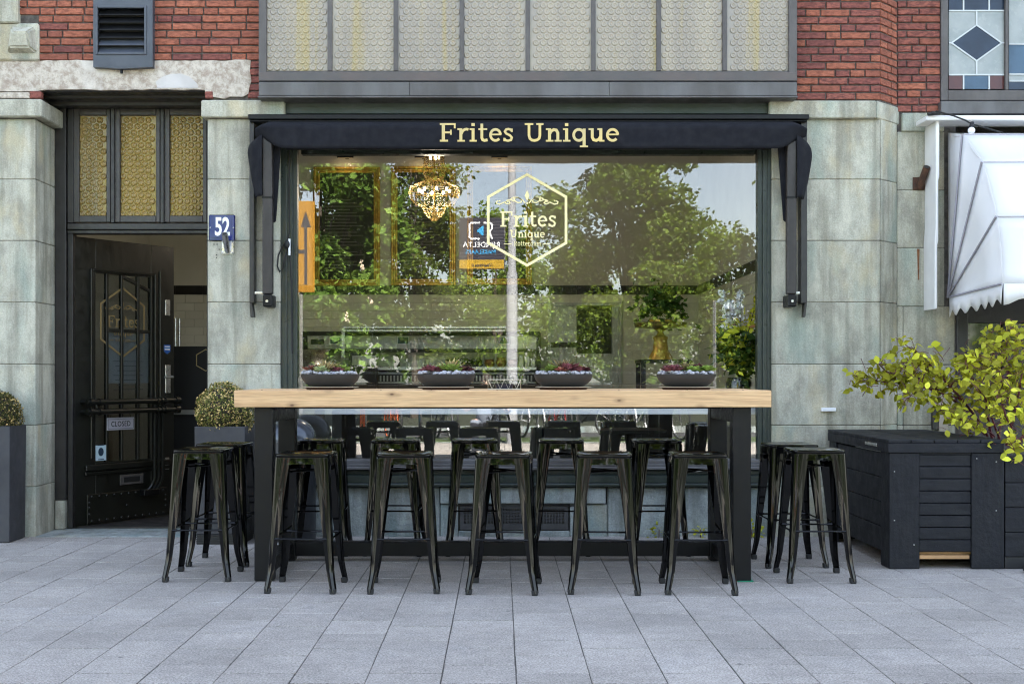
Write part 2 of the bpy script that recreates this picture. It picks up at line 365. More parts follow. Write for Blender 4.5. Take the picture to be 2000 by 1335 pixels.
M['paving'] = paving_mat()
M['joint'] = mk('sandy_joint', (0.085,0.08,0.072), 0.95, var=0.4, vs_=40)
M['asphalt'] = mk('asphalt', (0.045,0.045,0.047), 0.9, var=0.2, vs_=6, bump=0.4, bs=150)
M['under_trees'] = mk('shaded_ground_under_trees', (0.022,0.026,0.012), 0.9, var=0.4, vs_=3)  # dark soil tone with the shade of the trees put into the colour
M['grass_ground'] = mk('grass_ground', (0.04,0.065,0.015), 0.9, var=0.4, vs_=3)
M['frame_grey'] = mk('weathered_grey_paint', (0.062,0.054,0.050), 0.5, vs_=9, stretch=(1,1,.3), bump=0.15, bs=40, c2=(0.092,0.082,0.076))
M['sash'] = mk('brown_grey_sash_paint', (0.030,0.027,0.025), 0.4, c2=(0.048,0.042,0.039), vs_=9, stretch=(1,1,.3), bump=0.12, bs=50)
M['frame_dark'] = mk('dark_door_frame_paint', (0.018,0.0165,0.0155), 0.42, var=0.3, vs_=8, bump=0.1, bs=60)
M['frame_green'] = mk('black_green_paint', (0.012,0.021,0.016), 0.35, c2=(0.026,0.036,0.032), vs_=5, stretch=(1,1,.2), bump=0.2, bs=30)
M['fascia'] = mk('dull_green_fascia_paint', (0.020,0.036,0.022), 0.45, c2=(0.05,0.066,0.07), vs_=2.2, bump=0.2, bs=30)
M['lead'] = mk('lead_sheet', (0.122,0.120,0.120), 0.48, metal=0.1, c2=(0.068,0.062,0.058), vs_=4, stretch=(1,1,.25), bump=0.2, bs=14)
M['sill_brown'] = mk('brownish_sill_paint', (0.095,0.073,0.065), 0.5, c2=(0.072,0.066,0.063), vs_=3, bump=0.15, bs=40)
M['door'] = mk('black_olive_door_paint', (0.007,0.0072,0.005), 0.36, var=0.3, vs_=6, bump=0.12, bs=25)
M['canvas'] = mk('black_awning_canvas', (0.0055,0.006,0.0095), 0.85, var=0.12, vs_=5, bump=0.25, bs=400, spec=0.3)
M['black_metal'] = mk('black_powder_coat', (0.0045,0.0045,0.005), 0.42, var=0.2, vs_=12, bump=0.06, bs=200, spec=0.25)
M['arm'] = mk('weathered_dark_arm', (0.022,0.018,0.016), 0.5, var=0.4, vs_=12, stretch=(1,1,.25), bump=0.1, bs=60)
M['stool'] = mk('black_gloss_lacquer', (0.0018,0.0018,0.002), 0.06, spec=0.28, obj=True)
M['rubber'] = mk('black_rubber', (0.012,0.012,0.012), 0.7)
M['wood'] = wood_mat('raw_spruce', (0.49,0.295,0.145), (0.70,0.465,0.245))
M['ply'] = mk('plain_plywood', (0.38,0.22,0.10), 0.6, var=0.2, vs_=6)
M['stained'] = mk('black_stained_wood', (0.0055,0.006,0.0085), 0.6, c2=(0.0105,0.0115,0.0155), spec=0.3, vs_=4, stretch=(.8,.8,14), bump=0.5, bs=26)
M['stained_v'] = mk('black_stained_wood_upright', (0.0055,0.006,0.0085), 0.6, c2=(0.0105,0.0115,0.0155), spec=0.3, vs_=4, stretch=(12,12,.8), bump=0.5, bs=26)
M['planter'] = mk('grey_fibre_cement', (0.036,0.036,0.040), 0.62, var=0.15, vs_=4, bump=0.12, bs=80)
M['planter_base'] = mk('black_plastic_base', (0.014,0.014,0.015), 0.5)
M['steel'] = mk('brushed_steel', (0.55,0.55,0.56), 0.32, metal=1.0, var=0.12, vs_=20)
M['steel_dull'] = mk('dull_steel', (0.36,0.36,0.34), 0.42, metal=0.7, var=0.12, vs_=8)
M['rust'] = mk('rusted_iron', (0.05,0.026,0.017), 0.8, c2=(0.10,0.045,0.025), vs_=30, bump=0.5, bs=90)
M['gold_print'] = mk('pale_gold_foil', (0.90,0.77,0.40), 0.5, metal=0.15, var=0.06, vs_=20)
M['gold_valance'] = mk('gold_print_on_canvas', (0.50,0.40,0.19), 0.42, metal=0.35, c2=(0.62,0.46,0.17), vs_=7)
M['gold_dull'] = mk('dull_gold_print', (0.22,0.16,0.07), 0.5, metal=0.2)
M['gilt'] = mk('gilded_wood', (0.60,0.38,0.07), 0.42, metal=0.4, c2=(0.36,0.20,0.035), vs_=30, bump=0.12, bs=60)
M['white_paint'] = mk('white_lacquer', (0.74,0.73,0.72), 0.4, var=0.05, vs_=5)
M['white_canvas'] = None
M['enamel'] = mk('blue_enamel', (0.012,0.022,0.16), 0.15, coat=0.6)
M['enamel_white'] = mk('white_enamel', (0.78,0.79,0.82), 0.25)
M['glass'] = glass_mat('shop_window_glass', 1.75, (0.98,0.985,0.975))
M['glass_door'] = glass_mat('door_glass', 1.5, (0.62,0.65,0.66))
M['glass_clear'] = glass_mat('clear_glass', 1.45, (0.95,0.97,0.96))
M['hex_beige'] = hex_glass('beige_cast_glass', (0.27,0.235,0.185), (0.335,0.29,0.215), (0.345,0.27,0.10))
M['hex_gold'] = hex_glass('amber_cast_glass', (0.19,0.125,0.026), (0.29,0.195,0.048), (0.24,0.195,0.10), 0.12)
M['wall_in'] = mk('warm_grey_interior_paint', (0.56,0.545,0.475), 0.8, var=0.05, vs_=2)
M['tile_in'] = mk('cream_glazed_tile', (0.64,0.62,0.54), 0.18, rnd=0.07)
M['tile_black'] = mk('black_glazed_tile', (0.008,0.008,0.008), 0.4, rnd=0.2)
M['floor_in'] = mk('dark_interior_floor', (0.035,0.033,0.032), 0.4, var=0.2, vs_=3)
M['ceiling_in'] = mk('beige_interior_ceiling', (0.40,0.36,0.31), 0.85)
M['black_in'] = mk('matt_black_panel', (0.010,0.010,0.010), 0.55)
M['leaf_yellow'] = leaf_mat('yellow_green_leaf', (0.38,0.42,0.028), (0.58,0.56,0.06), 0.30, 4.0, rnd=0.45)
M['leaf_box'] = leaf_mat('boxwood_leaf', (0.055,0.075,0.016), (0.16,0.15,0.04), 0.2, 45.0, rnd=0.5)
M['leaf_box_tan'] = leaf_mat('boxwood_new_leaf', (0.40,0.30,0.11), (0.52,0.38,0.17), 0.25, 40.0, rnd=0.4)
M['leaf_tree'] = leaf_mat('tree_leaf', (0.095,0.155,0.018), (0.17,0.235,0.03), 0.4, 0.8, rnd=0.45)
M['leaf_chestnut'] = leaf_mat('chestnut_leaf', (0.065,0.125,0.02), (0.12,0.19,0.032), 0.35, 0.8, rnd=0.4)
M['blossom'] = mk('cream_blossom', (0.72,0.58,0.45), 0.7)
M['leaf_dark'] = leaf_mat('dark_green_leaf', (0.02,0.055,0.014), (0.045,0.10,0.02), 0.25, 12, rnd=0.4)
M['bark'] = mk('bark', (0.07,0.055,0.042), 0.9, var=0.3, vs_=14, bump=0.8, bs=25)
M['stem_red'] = mk('dark_red_stem', (0.10,0.022,0.028), 0.5, var=0.3, vs_=20)
M['soil'] = mk('dark_soil', (0.03,0.022,0.016), 0.95, var=0.4, vs_=60, bump=0.8, bs=90)
# ------------------------------------------------------------------ lettering (slab-serif strokes drawn here) and plain type
def arc(cx, cz, rx, rz, a0, a1, n=14): return [(cx+rx*math.cos(R(a0+(a1-a0)*i/n)), cz+rz*math.sin(R(a0+(a1-a0)*i/n))) for i in range(n+1)]
GL = {
 'F': (0.86, [([(.2,0),(.2,1)],.16), ([(.03,.05),(.43,.05)],.1), ([(.03,.95),(.8,.95)],.1), ([(.76,.99),(.76,.72)],.09), ([(.2,.5),(.58,.5)],.1), ([(.57,.64),(.57,.37)],.08)]),
 'r': (0.60, [([(.2,0),(.2,.72)],.15), ([(.03,.045),(.4,.045)],.09), ([(.03,.675),(.2,.675)],.09), ([(.22,.42),(.28,.56),(.38,.655),(.48,.675),(.57,.65)],.13)]),
 'i': (0.42, [([(.2,0),(.2,.72)],.15), ([(.03,.045),(.38,.045)],.09), ([(.03,.675),(.2,.675)],.09), ([(.12,.92),(.28,.92)],.16)]),
 't': (0.53, [([(.21,.97),(.21,.2),(.25,.1),(.34,.06),(.49,.09)],.14), ([(.04,.675),(.47,.675)],.09)]),
 'e': (0.68, [(arc(.35,.36,.245,.3,2,318,22),.13), ([(.1,.385),(.62,.385)],.085)]),
 's': (0.58, [([(.46,.56),(.44,.64),(.31,.68),(.19,.655),(.13,.55),(.19,.44),(.38,.34),(.47,.22),(.43,.09),(.29,.045),(.15,.075),(.11,.17)],.115), ([(.48,.70),(.48,.52)],.07), ([(.09,.02),(.09,.2)],.07)]),
 'U': (0.98, [([(.22,.98),(.22,.34),(.26,.17),(.36,.08),(.48,.06),(.6,.09),(.7,.18),(.73,.34),(.73,.98)],.13), ([(.02,.95),(.42,.95)],.1), ([(.56,.95),(.9,.95)],.1)]),
 'n': (0.80, [([(.2,0),(.2,.72)],.15), ([(.03,.045),(.38,.045)],.09), ([(.03,.675),(.2,.675)],.09), ([(.22,.44),(.28,.57),(.4,.65),(.52,.62),(.59,.48),(.59,.02)],.14), ([(.44,.045),(.77,.045)],.09)]),
 'q': (0.78, [(arc(.35,.36,.24,.3,0,360,22),.13), ([(.6,-.3),(.6,.7)],.15), ([(.4,-.26),(.78,-.26)],.09)]),
 'u': (0.80, [([(.2,.72),(.2,.24),(.26,.1),(.38,.06),(.5,.12),(.58,.26)],.14), ([(.6,0),(.6,.72)],.15), ([(.03,.675),(.2,.675)],.09), ([(.44,.675),(.6,.675)],.09), ([(.6,.045),(.77,.045)],.09)]),
 'R': (0.86, [([(.2,0),(.2,1)],.15), ([(.03,.045),(.4,.045)],.09), ([(.03,.95),(.45,.95),(.6,.89),(.65,.75),(.6,.6),(.45,.52),(.2,.52)],.11), ([(.42,.52),(.64,.08),(.82,.045)],.12)]),
 'o': (0.70, [(arc(.35,.36,.25,.31,0,360,22),.13)]),
 'd': (0.78, [(arc(.35,.36,.24,.3,0,360,22),.13), ([(.6,0),(.6,1)],.15), ([(.42,.955),(.6,.955)],.09), ([(.6,.045),(.76,.045)],.09)]),
 'a': (0.70, [([(.12,.58),(.22,.665),(.36,.665),(.48,.57),(.48,.14),(.54,.05),(.66,.05)],.13), ([(.48,.4),(.28,.39),(.14,.31),(.13,.16),(.23,.06),(.36,.09),(.48,.2)],.11)]),
 'm': (1.18, [([(.2,0),(.2,.72)],.14), ([(.03,.045),(.37,.045)],.09), ([(.03,.675),(.2,.675)],.09), ([(.22,.46),(.28,.58),(.38,.65),(.5,.62),(.56,.48),(.56,.02)],.13), ([(.44,.045),(.7,.045)],.09), ([(.58,.46),(.64,.58),(.74,.65),(.86,.62),(.93,.48),(.93,.02)],.13), ([(.8,.045),(1.1,.045)],.09)]),
 ' ': (0.42, []),
}
def slab(name, text, x0, x1, zb, cap, y, m, parent, t=0.0012, kx=1.0):
    tot = sum(GL[c][0] for c in text); sx = (x1-x0)/tot; x = x0; mb = MB(); k = 0
    for c in text:
        adv, st = GL[c]
        for pts, w in st:
            hor = abs(pts[0][0]-pts[-1][0]) > abs(pts[0][1]-pts[-1][1]); ww = w*(cap if hor and len(pts) == 2 else (sx+cap)/2*kx)
            mb.ribbon([(x+p[0]*sx, zb+p[1]*cap) for p in pts], ww, y - 0.00004*k, t); k += 1
        x += adv*sx
    return mb.build(name, m, parent)
def type_mesh(name, text, size, m, parent=None, loc=(0,0,0), sx=1.0, bold=0.0, depth=0.0006, align='CENTER', spacing=1.0):
    cu = bpy.data.curves.new(name, 'FONT'); cu.body = text; cu.size = size; cu.align_x = align; cu.offset = bold; cu.extrude = depth; cu.space_character = spacing; cu.resolution_u = 3
    o = bpy.data.objects.new(name, cu); col.objects.link(o); bpy.context.view_layer.update()
    me = bpy.data.meshes.new_from_object(o.evaluated_get(bpy.context.evaluated_depsgraph_get()))
    bpy.data.objects.remove(o); bpy.data.curves.remove(cu)
    me.transform(Matrix.Rotation(R(90), 4, 'X') @ Matrix.Diagonal((sx, 1, 1, 1))); me.materials.clear(); me.materials.append(m); me.name = name
    return link(name, me, parent, loc)
def flourish(cx, zb, s, y, w):       # scrolls with a bud in the middle, half width about 0.5 s
    mb = MB(); k = 0
    for sg in (-1, 1):
        for pts in ([(.04,-.02),(.1,.05),(.2,.105),(.28,.09),(.27,.03),(.2,-.01),(.13,.0),(.12,.05),(.2,.11),(.3,.1),(.36,.07)],
                    [(.28,.02),(.36,.055),(.44,.04),(.47,-.02),(.42,-.04),(.37,-.015),(.4,.02),(.5,.0),(.6,-.045),(.66,-.03),(.67,.01),(.63,.03)],
                    [(.26,.1),(.29,.06),(.285,.12)]):
            mb.ribbon([(cx+sg*p[0]*s, zb+p[1]*s) for p in pts], w, y-0.00004*k); k += 1
        mb.prism([(cx+sg*.6*s+math.cos(a*.7854)*.018*s, zb+.03*s+math.sin(a*.7854)*.018*s) for a in range(8)], y-0.0006-0.00004*k, y+.001); k += 1
    mb.prism([(cx, zb+.26*s), (cx-.035*s, zb+.19*s), (cx-.05*s, zb+.14*s), (cx, zb+.03*s), (cx+.05*s, zb+.14*s), (cx+.035*s, zb+.19*s)], y-.001, y+.001)
    mb.prism([(cx+math.cos(a*.7854)*.022*s, zb-.02*s+math.sin(a*.7854)*.022*s) for a in range(8)], y-.0011, y+.001)
    return mb
def logo(parent, cx, ztop, zbot, hw, y, m, k=1.0):
    h = ztop-zbot; q = h*0.247; w = h*0.029
    MB().ribbon([(cx,ztop),(cx+hw,ztop-q),(cx+hw,zbot+q),(cx,zbot),(cx-hw,zbot+q),(cx-hw,ztop-q),(cx,ztop)], w, y).build('hexagon_outline', m, parent)
    flourish(cx, ztop-h*.305, hw*1.18, y, h*.012).build('flourish', m, parent)
    slab('lettering', 'Frites', cx-hw*.70, cx+hw*.76, zbot+h*.425, h*.17, y, m, parent)
    slab('lettering', 'Unique', cx-hw*.44, cx+hw*.46, zbot+h*.305, h*.085, y, m, parent)
    slab('lettering', 'Rotterdam', cx-hw*.34, cx+hw*.37, zbot+h*.215, h*.052, y, m, parent, kx=.8)
    b = MB()
    for sg in (-1, 1): b.box(min(cx+sg*hw*.4, cx+sg*hw*.6), max(cx+sg*hw*.4, cx+sg*hw*.6), y, y+.001, zbot+h*.231, zbot+h*.239)
    b.build('lettering_rule', m, parent)

# ------------------------------------------------------------------ ground
gp = MB().box(-150, 150, -11.9, 60, -0.5, -0.035).build('ground', M['joint'], kind='structure')
TP = 0.295; X0 = 0.061; RP = 0.298; Y0 = 5.387 - DW
pav = MB().box(-6.2, 6.2, -11.88, -0.02, -0.033, -0.0038).build('pavement', M['joint'], kind='structure')
tl = MB(); a, b_, c = TP/2-0.0025, RP/2-0.0044, 0.0012
tl.add([(-a,-b_,-.03),(a,-b_,-.03),(a,b_,-.03),(-a,b_,-.03),(-a,-b_,-c),(a,-b_,-c),(a,b_,-c),(-a,b_,-c),(-a+c,-b_+c,0),(a-c,-b_+c,0),(a-c,b_-c,0),(-a+c,b_-c,0)],
       [(0,1,5,4),(1,2,6,5),(2,3,7,6),(3,0,4,7),(4,5,9,8),(5,6,10,9),(6,7,11,10),(7,4,8,11),(8,9,10,11)])
tile_me = tl.mesh('paving_tile', M['paving'])
cells = []
for i in range(-21, 21):
    for j in range(-29, 14):
        x = X0 + (i+.5)*TP; y = Y0 + (j+.5)*RP + (0.0 if i % 2 == 0 else -0.16)
        if y > 0.12 or y < -11.7: continue
        cells.append((x, y))
seen_c = [p for p in cells if (p[1]+DW) > 4.55 and abs(p[0]*FOC/(p[1]+DW)+VX-1000) < 1030]
seen_c.sort(key=lambda p: p[1]); near = set(seen_c[:300])
rest = MB()
for p in cells:
    dz = random.uniform(-.0006, .0006); tx = random.uniform(-.0018, .0018); ty = random.uniform(-.0025, .0025)
    if p in near:
        o = link('paving_tile', tile_me, pav, (p[0]+random.uniform(-.0012,.0012), p[1]+random.uniform(-.0012,.0012), dz)); o.rotation_euler = (tx, ty, random.uniform(-.003,.003))
    else:
        rest.add([(p[0]+v[0], p[1]+v[1], v[2]+dz+v[1]*tx-v[0]*ty) for v in tl.v], tl.f)
rest.build('far_paving_tiles', M['paving'], pav, kind='stuff')
st = MB().box(wx(70,0), wx(404,0), -0.015, .44, -.03, 0.006).build('threshold_stone', M['stone_rough'], kind='structure', bevel=.004)
MB().box(-150, 150, -12.05, -11.92, -.2, 0.0).build('kerb', M['stone_rough'], kind='structure')
MB().box(-150, 150, -13.9, -12.07, -.3, -0.01).build('grass_strip', M['grass_ground'], kind='structure')
MB().box(-150, 150, -17.8, -13.92, -.3, -0.11).build('road', M['asphalt'], kind='structure')
MB().box(-150, 150, -18.0, -17.82, -.2, 0.02).build('far_kerb', M['stone_rough'], kind='structure')
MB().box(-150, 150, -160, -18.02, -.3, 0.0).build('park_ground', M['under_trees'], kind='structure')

# ------------------------------------------------------------------ the building
B = thing('brick_building', 'old corner building of red brick and green grey stone with shop front', 'building')
H = 12.0; ZT = 4.3
YR = 0.18                       # recessed wall right of the pier
XC0, XC1 = wx(1720, 0), wx(1720, 0)+YR
core = MB()
XL0, XL1 = wx(70, 0), wx(404, 0)          # door recess between the two piers
XS0, XS1 = wx(548, 0), wx(1507, 0)        # shop window opening
ZL = wz(190, 0)
core.box(-14, XL0-.02, .008, .5, -.02, ZT).box(XL1+.02, XS0-.02, .008, .5, -.02, ZL).box(XL0-.02, XL1+.02, .008, .5, wz(175,0)+.004, ZT).box(XL1+.02, XS0, .008, .5, ZL, ZT)
core.box(XS0, XS1, .2, .5, wz(205,0), ZT)
core.box(XS0, XS1, .075, .5, -.02, wz(950, 0))
core.prism([(XS1+.02, .008), (XC0-.004, .008), (XC1-.004, YR+.008), (XC1-.004, .5), (XS1+.02, .5)], 0, 1)
# the prism above is drawn in plan: turn it upright
n0 = len(core.v)-10
for i in range(n0, len(core.v)):
    x, y, z = core.v[i]; core.v[i] = (x, z, -.02 if y == 0 else ZT)
XN0 = wx(1868, YR)                         # neighbouring shop window starts here
core.box(XC1-.004, wx(1840,YR), YR+.008, .5, -.02, ZT).box(wx(1840,YR), XN0, YR+.008, .5, -.02, wz(222, YR)).box(wx(1840,YR), XN0, YR+.10, .5, wz(222, YR), ZT)
core.box(XN0, 14, YR+.10, .5, wz(222, YR), ZT).box(XN0, 14, YR+.04, .5, -.02, wz(800, YR)).box(XN0+3.2, 14, YR+.008, .5, wz(800, YR), wz(222, YR))
core.build('mortar_wall', M['mortar'], B)
MB().box(-14, 14, .03, 11, ZT+.01, H).box(-14, 14, .501, .7, wz(205,0)+.3, ZT+.005).box(-14, XL0-.55, .505, 11, -.02, ZT+.005).box(2.4, 14, .95, 11, -.02, ZT+.005).box(-14, 14, 4.9, 11, -.02, ZT+.005).build('upper_storeys', M['mortar'], B)

# bricks: six rough shapes, shared
def brick_shape(seed):
    r = random.Random(seed); v = []; e = 0.012
    def j(s): return r.uniform(-s, s)
    for x in (0, 1):
        for z in (0, 1): v.append((x, 1, z))
    pr = [(0.0,0.0),(0.25,0.0),(0.5,0.0),(0.75,0.0),(1.0,0.0),(1.0,1.0),(0.75,1.0),(0.5,1.0),(0.25,1.0),(0.0,1.0)]
    out = [(min(1,max(0,x+j(.006))), 0.25, z+j(.035)) for x, z in pr]
    inn = [(0.5+(x-.5)*0.965+j(.006), j(.05), 0.5+(z-.5)*0.84+j(.03)) for x, z in pr]
    back = [(x, 1, z) for x, z in pr]; n = 10; V = back+out+inn
    F = [(i, (i+1)%n, n+(i+1)%n, n+i) for i in range(n)] + [(n+i, n+(i+1)%n, 2*n+(i+1)%n, 2*n+i) for i in range(n)]
    F += [(20,21,28,29),(21,22,27,28),(22,23,26,27),(23,24,25,26)]
    mb = MB(); mb.add(V, F); return mb
bm_o = [brick_shape(s).mesh('brick', M['brick_o'], 35) for s in range(7)]; bm_p = [brick_shape(s).mesh('brick', M['brick_p'], 35) for s in range(20, 27)]
BD = 0.024
def brick(x, y, z, l, h, rot=0, pur=0.5):
    o = link('brick', random.choice(bm_p if random.random() < pur else bm_o), B, (x, y-.005+random.uniform(-.002,.002), z), rot); o.scale = (l, BD, h)
    return o
CH = 14.8*DW/FOC                             # course height
def course_run(xa, xb, Y, z, k, pur):
    x = xa; r = random.Random(int(z*1000)+k*7+int(xa*10)); first = True; j = .0095
    while x < xb - .03:
        l = r.choice([.21, .21, .21, .10, .10])
        if first: l = [.21, .10, .155, .06][k % 4]; first = False
        if xb-(x+l) < .055: l = xb-x
        brick(x, Y, z, l, CH-.0095, 0, pur); x += l+j
for k in range(0, 11):
    zb = wz(118, 0)+k*CH+.002
    if zb > 3.97: break
    xl = wx(76, 0) if wz(43, 0) > zb else wx(36, 0)
    course_run(xl, wx(506, 0), 0, zb, k, .12)
for k in range(0, 6):
    zb = wz(118, 0)-(k+1)*CH+.002
    if zb > wz(196, 0): course_run(wx(484, 0)+(k % 2)*.012, wx(506, 0), 0, zb, k+3, .8)
for k in range(0, 16):
    zb = wz(195, 0)+k*CH+.002
    if zb > 3.97: break
    course_run(wx(1556, 0), XC0-.006, 0, zb, k, .62)
    L = YR*1.4142; c45 = math.cos(R(45)); j = .0095
    cut = L*(0.40 if k % 2 else 0.62)
    brick(XC0+.002, .004, zb, cut, CH-.0095, R(45), .1)
    brick(XC0+.002+(cut+j)*c45, .004+(cut+j)*c45, zb, L-cut-j-.004, CH-.0095, R(45), .1)
for k in range(0, 18):
    zb = wz(219, YR)+k*CH*1.005+.002
    if zb > 4.0: break
    course_run(XC1+.006, wx(1836, YR), YR, zb, k+1, .8)

# dressed stone: every block its own piece
def block(x0, x1, y0, y1, z0, z1, m='stone', name='stone_block', bev=.005):
    return MB().box(x0+.0015, x1-.0015, y0, y1, z0+.0015, z1-.0015).build(name, M[m], B, bevel=bev)
JY = [232, 350, 470, 590, 711, 830, 950, 1046.5]
def zj(p): return wz(p, 0) if p < 1046 else -.02
for a, b_ in zip(JY[:-1], JY[1:]):
    block(wx(-260,0), XL0-.002, 0, .03+.40, zj(b_), zj(a))                      # left pier, returns into the door recess
    block(XL1+.004, XS0-.002, 0, .19, zj(b_), zj(a))                             # between door and shop window
    block(XS1+.002, XC0-.002, 0, .19, zj(b_), zj(a))                             # right pier
    pl = MB(); pl.add([(XC0,0,zj(b_)+.0015),(XC1,YR,zj(b_)+.0015),(XC1,.35,zj(b_)+.0015),(XC0,.35,zj(b_)+.0015),(XC0,0,zj(a)-.0015),(XC1,YR,zj(a)-.0015),(XC1,.35,zj(a)-.0015),(XC0,.35,zj(a)-.0015)],
        [(0,3,2,1),(4,5,6,7),(0,1,5,4),(1,2,6,5),(2,3,7,6),(3,0,4,7)]); pl.build('stone_block', M['stone'], B, bevel=.004)
JR = [257, 371, 484, 598, 712, 830, 950]
for a, b_ in zip(JR, JR[1:]+[1030]):
    x1 = wx(1845 if a < 590 else 1866, YR)
    if a >= 590:
        block(XC1+.002, wx(1764, YR), YR, YR+.1, max(-.02, wz(b_, YR)), wz(a, YR)); block(wx(1764, YR), x1, YR+.004, YR+.1, max(-.02, wz(b_, YR)), wz(a, YR))
    else: block(XC1+.002, x1, YR, YR+.1, wz(b_, YR), wz(a, YR))
# cap stones
block(wx(-260, -.06), wx(81, -.06), -.06, .43, wz(228,-.06), wz(193,-.06), name='cap_stone', bev=.008)
block(wx(392, -.045), wx(556, -.045), -.045, .19, wz(229,-.045), wz(195,-.045), name='cap_stone', bev=.008)
block(wx(1503, -.045), wx(1712, -.045), -.045, .19, wz(231,-.045), wz(196,-.045), name='cap_stone', bev=.008)
cp = MB(); x0 = wx(1712, -.045); zt, zb = wz(196,-.045), wz(231,-.045); q = YR+.09
cp.add([(x0+.001,-.045,zb),(x0+q-.02,q-.075,zb),(x0+q-.02,.32,zb),(x0+.001,.32,zb),(x0+.001,-.045,zt),(x0+q-.02,q-.075,zt),(x0+q-.02,.32,zt),(x0+.001,.32,zt)],
       [(0,3,2,1),(4,5,6,7),(0,1,5,4),(1,2,6,5),(2,3,7,6),(3,0,4,7)]); cp.build('cap_stone', M['stone'], B, bevel=.008)
block(XC1+.03, wx(1845, YR-.02), YR-.02, YR+.1, wz(257,YR-.02), wz(220,YR-.02), name='cap_stone', bev=.008)
# carved corbel at the top left
cb = MB().pbox(-60, 34, -60, 44, -.05, .12).build('corbel', M['stone'], B, bevel=.01)
MB().pbox(-60, 75, 45, 118, -.03, .1).build('corbel_foot', M['stone'], cb, bevel=.012)
MB().add([(wx(8,-.09), -.03, wz(100,-.09)), (wx(66,-.09), -.03, wz(100,-.09)), (wx(62,-.09), -.03, wz(48,-.09)), (wx(14,-.09), -.03, wz(48,-.09)),
          (wx(16,-.10), -.10, wz(92,-.10)), (wx(57,-.10), -.10, wz(92,-.10)), (wx(52,-.13), -.13, wz(62,-.13)), (wx(24,-.13), -.13, wz(62,-.13))],
         [(0,1,5,4),(1,2,6,5),(2,3,7,6),(3,0,4,7),(4,5,6,7)]).build('carved_boss', M['stone'], cb, bevel=.012, seg=2, smooth=40)
# plastered lintel with a ragged edge
r = random.Random(3)
top = [(wx(p,-.006), wz(118+r.uniform(-1.5,1.5),-.006)) for p in range(-60, 491, 14)]
bot = [(490,118),(488,138),(491,158),(487,171),(485,184),(474,190),(450,188),(438,192),(416,190),(404,190),(400,176)] + [(p, 175+r.uniform(-.7,.7)) for p in range(390,84,-16)] + [(78,178),(66,179),(40,178),(0,179),(-60,179)]
MB().prism(top + [(wx(p,-.006), wz(y+r.uniform(-1,1),-.006)) for p, y in bot], -.008, .05).build('lintel', M['plaster'], B)
MB().prism([(wx(p,-.008), wz(y,-.008)) for p, y in ((308,172),(304,160),(318,150),(335,145),(352,144),(370,150),(384,162),(388,172))], -.011, -.006).build('plaster_patch', mk('fresh_white_plaster',(.50,.475,.455),.9,var=.1,bump=.3,bs=50), B)
MB().pbox(-60, 66, 180, 192, -.004, .05).build('lintel_bearing', M['plaster'], B, bevel=.004)
for p0, p1 in ((57,80),(400,416)): MB().pbox(p0, p1, 178, 192, -.012, .04).build('brick', M['brick_p'], B, bevel=.006)
# soffit mouldings above the door
so = MB()
for y0, y1, zt, zb in ((.02,.14,wz(175,0)+.003,wz(178,0)), (.14,.26,wz(175,0)+.003,wz(180,0)-.012), (.26,.36,wz(175,0)+.003,wz(183,0)-.03)): so.box(XL0, XL1, y0, y1, zb, zt)
so.build('soffit_moulding', M['frame_dark'], B, bevel=.006)

# door frame and transom window
YF = .40
fr = MB()
fr.box(XL0+.002, wx(131, YF), YF-.03, YF+.1, wz(975, YF), wz(176, YF)).box(wx(131,YF)+.001, wx(141, YF), YF+.01, YF+.1, 0.008, wz(448, YF))
fr.box(wx(405,YF), XL1-.002, YF-.02, YF+.1, .008, wz(200,YF))
fr.pbox(131.3, 405, 436, 448, YF-.025, YF+.1).pbox(131.3, 405, 449, 456, YF+.0, YF+.1).pbox(131.3, 405, 176, 210, YF-.0, YF+.1)
fr.build('door_frame', M['frame_dark'], B, bevel=.004)
MB().box(XL0+.003, wx(129, YF), YF-.035, YF+.06, .007, wz(976, YF)).build('door_frame_foot', M['stone'], B, bevel=.006)
tw = MB().pbox(131.5, 143, 211, 435, YF-.012, YF+.06).pbox(216, 223, 211, 435, YF-.02, YF+.06).pbox(313, 320, 211, 435, YF-.02, YF+.06).build('transom_window', M['frame_dark'], B, bevel=.003)
for p0, p1 in ((143.2, 215.6), (223.4, 312.6), (320.4, 404)):
    s_ = MB().pbox(p0, p0+11, 212, 434, YF+.0, YF+.05).pbox(p1-8, p1, 212, 434, YF+.0, YF+.05).pbox(p0+11.1, p1-8.1, 421, 434, YF+.0, YF+.05).pbox(p0+11.1, p1-8.1, 212, 225, YF+.0, YF+.05).build('sash', M['sash'], tw, bevel=.004)
    bossed_pane(wx(p0+10,YF+.03), wx(p1-7,YF+.03), wz(424,YF+.03), wz(222,YF+.03), YF+.03, .056, int(p0), 0, 1.5).build('pane', M['hex_gold'], tw, smooth=70)

# entrance door, standing open
hx, hy = wx(143, .45), .45; DU = (.549, .836); ang = math.atan2(DU[1], DU[0])
def du(px): return ((px-VX)*(DW+hy) - FOC*hx)/(FOC*DU[0]-(px-VX)*DU[1])
def dz(py, u): return EYE+(HY-py)*(DW+hy+DU[1]*u)/FOC
DH = 2.268; PL, PR, PB, PT = .21, .76, .50, 2.0
door = MB().box(0, PL, 0, .045, .02, DH).box(PR, 1.005, 0, .045, .02, DH).box(PL, PR, 0, .045, .02, PB).box(PL, PR, 0, .045, PT, DH)
door = door.build('entrance_door', M['door'], B, loc=(hx, hy, 0), rotz=ang, bevel=.003)
MB().box(PL-.0, PR+.0, .018, .024, PB, PT).build('pane', M['glass_door'], door)
mu = MB()
for u in (.328, .473, .638): mu.box(u-.011, u+.011, .004, .04, PB, PT-.0)
mu.box(.3395, .4615, .006, .038, 1.535, 1.562).box(.4845, .6265, .006, .038, 1.535, 1.562).box(.6495, PR, .006, .038, 1.535, 1.562)
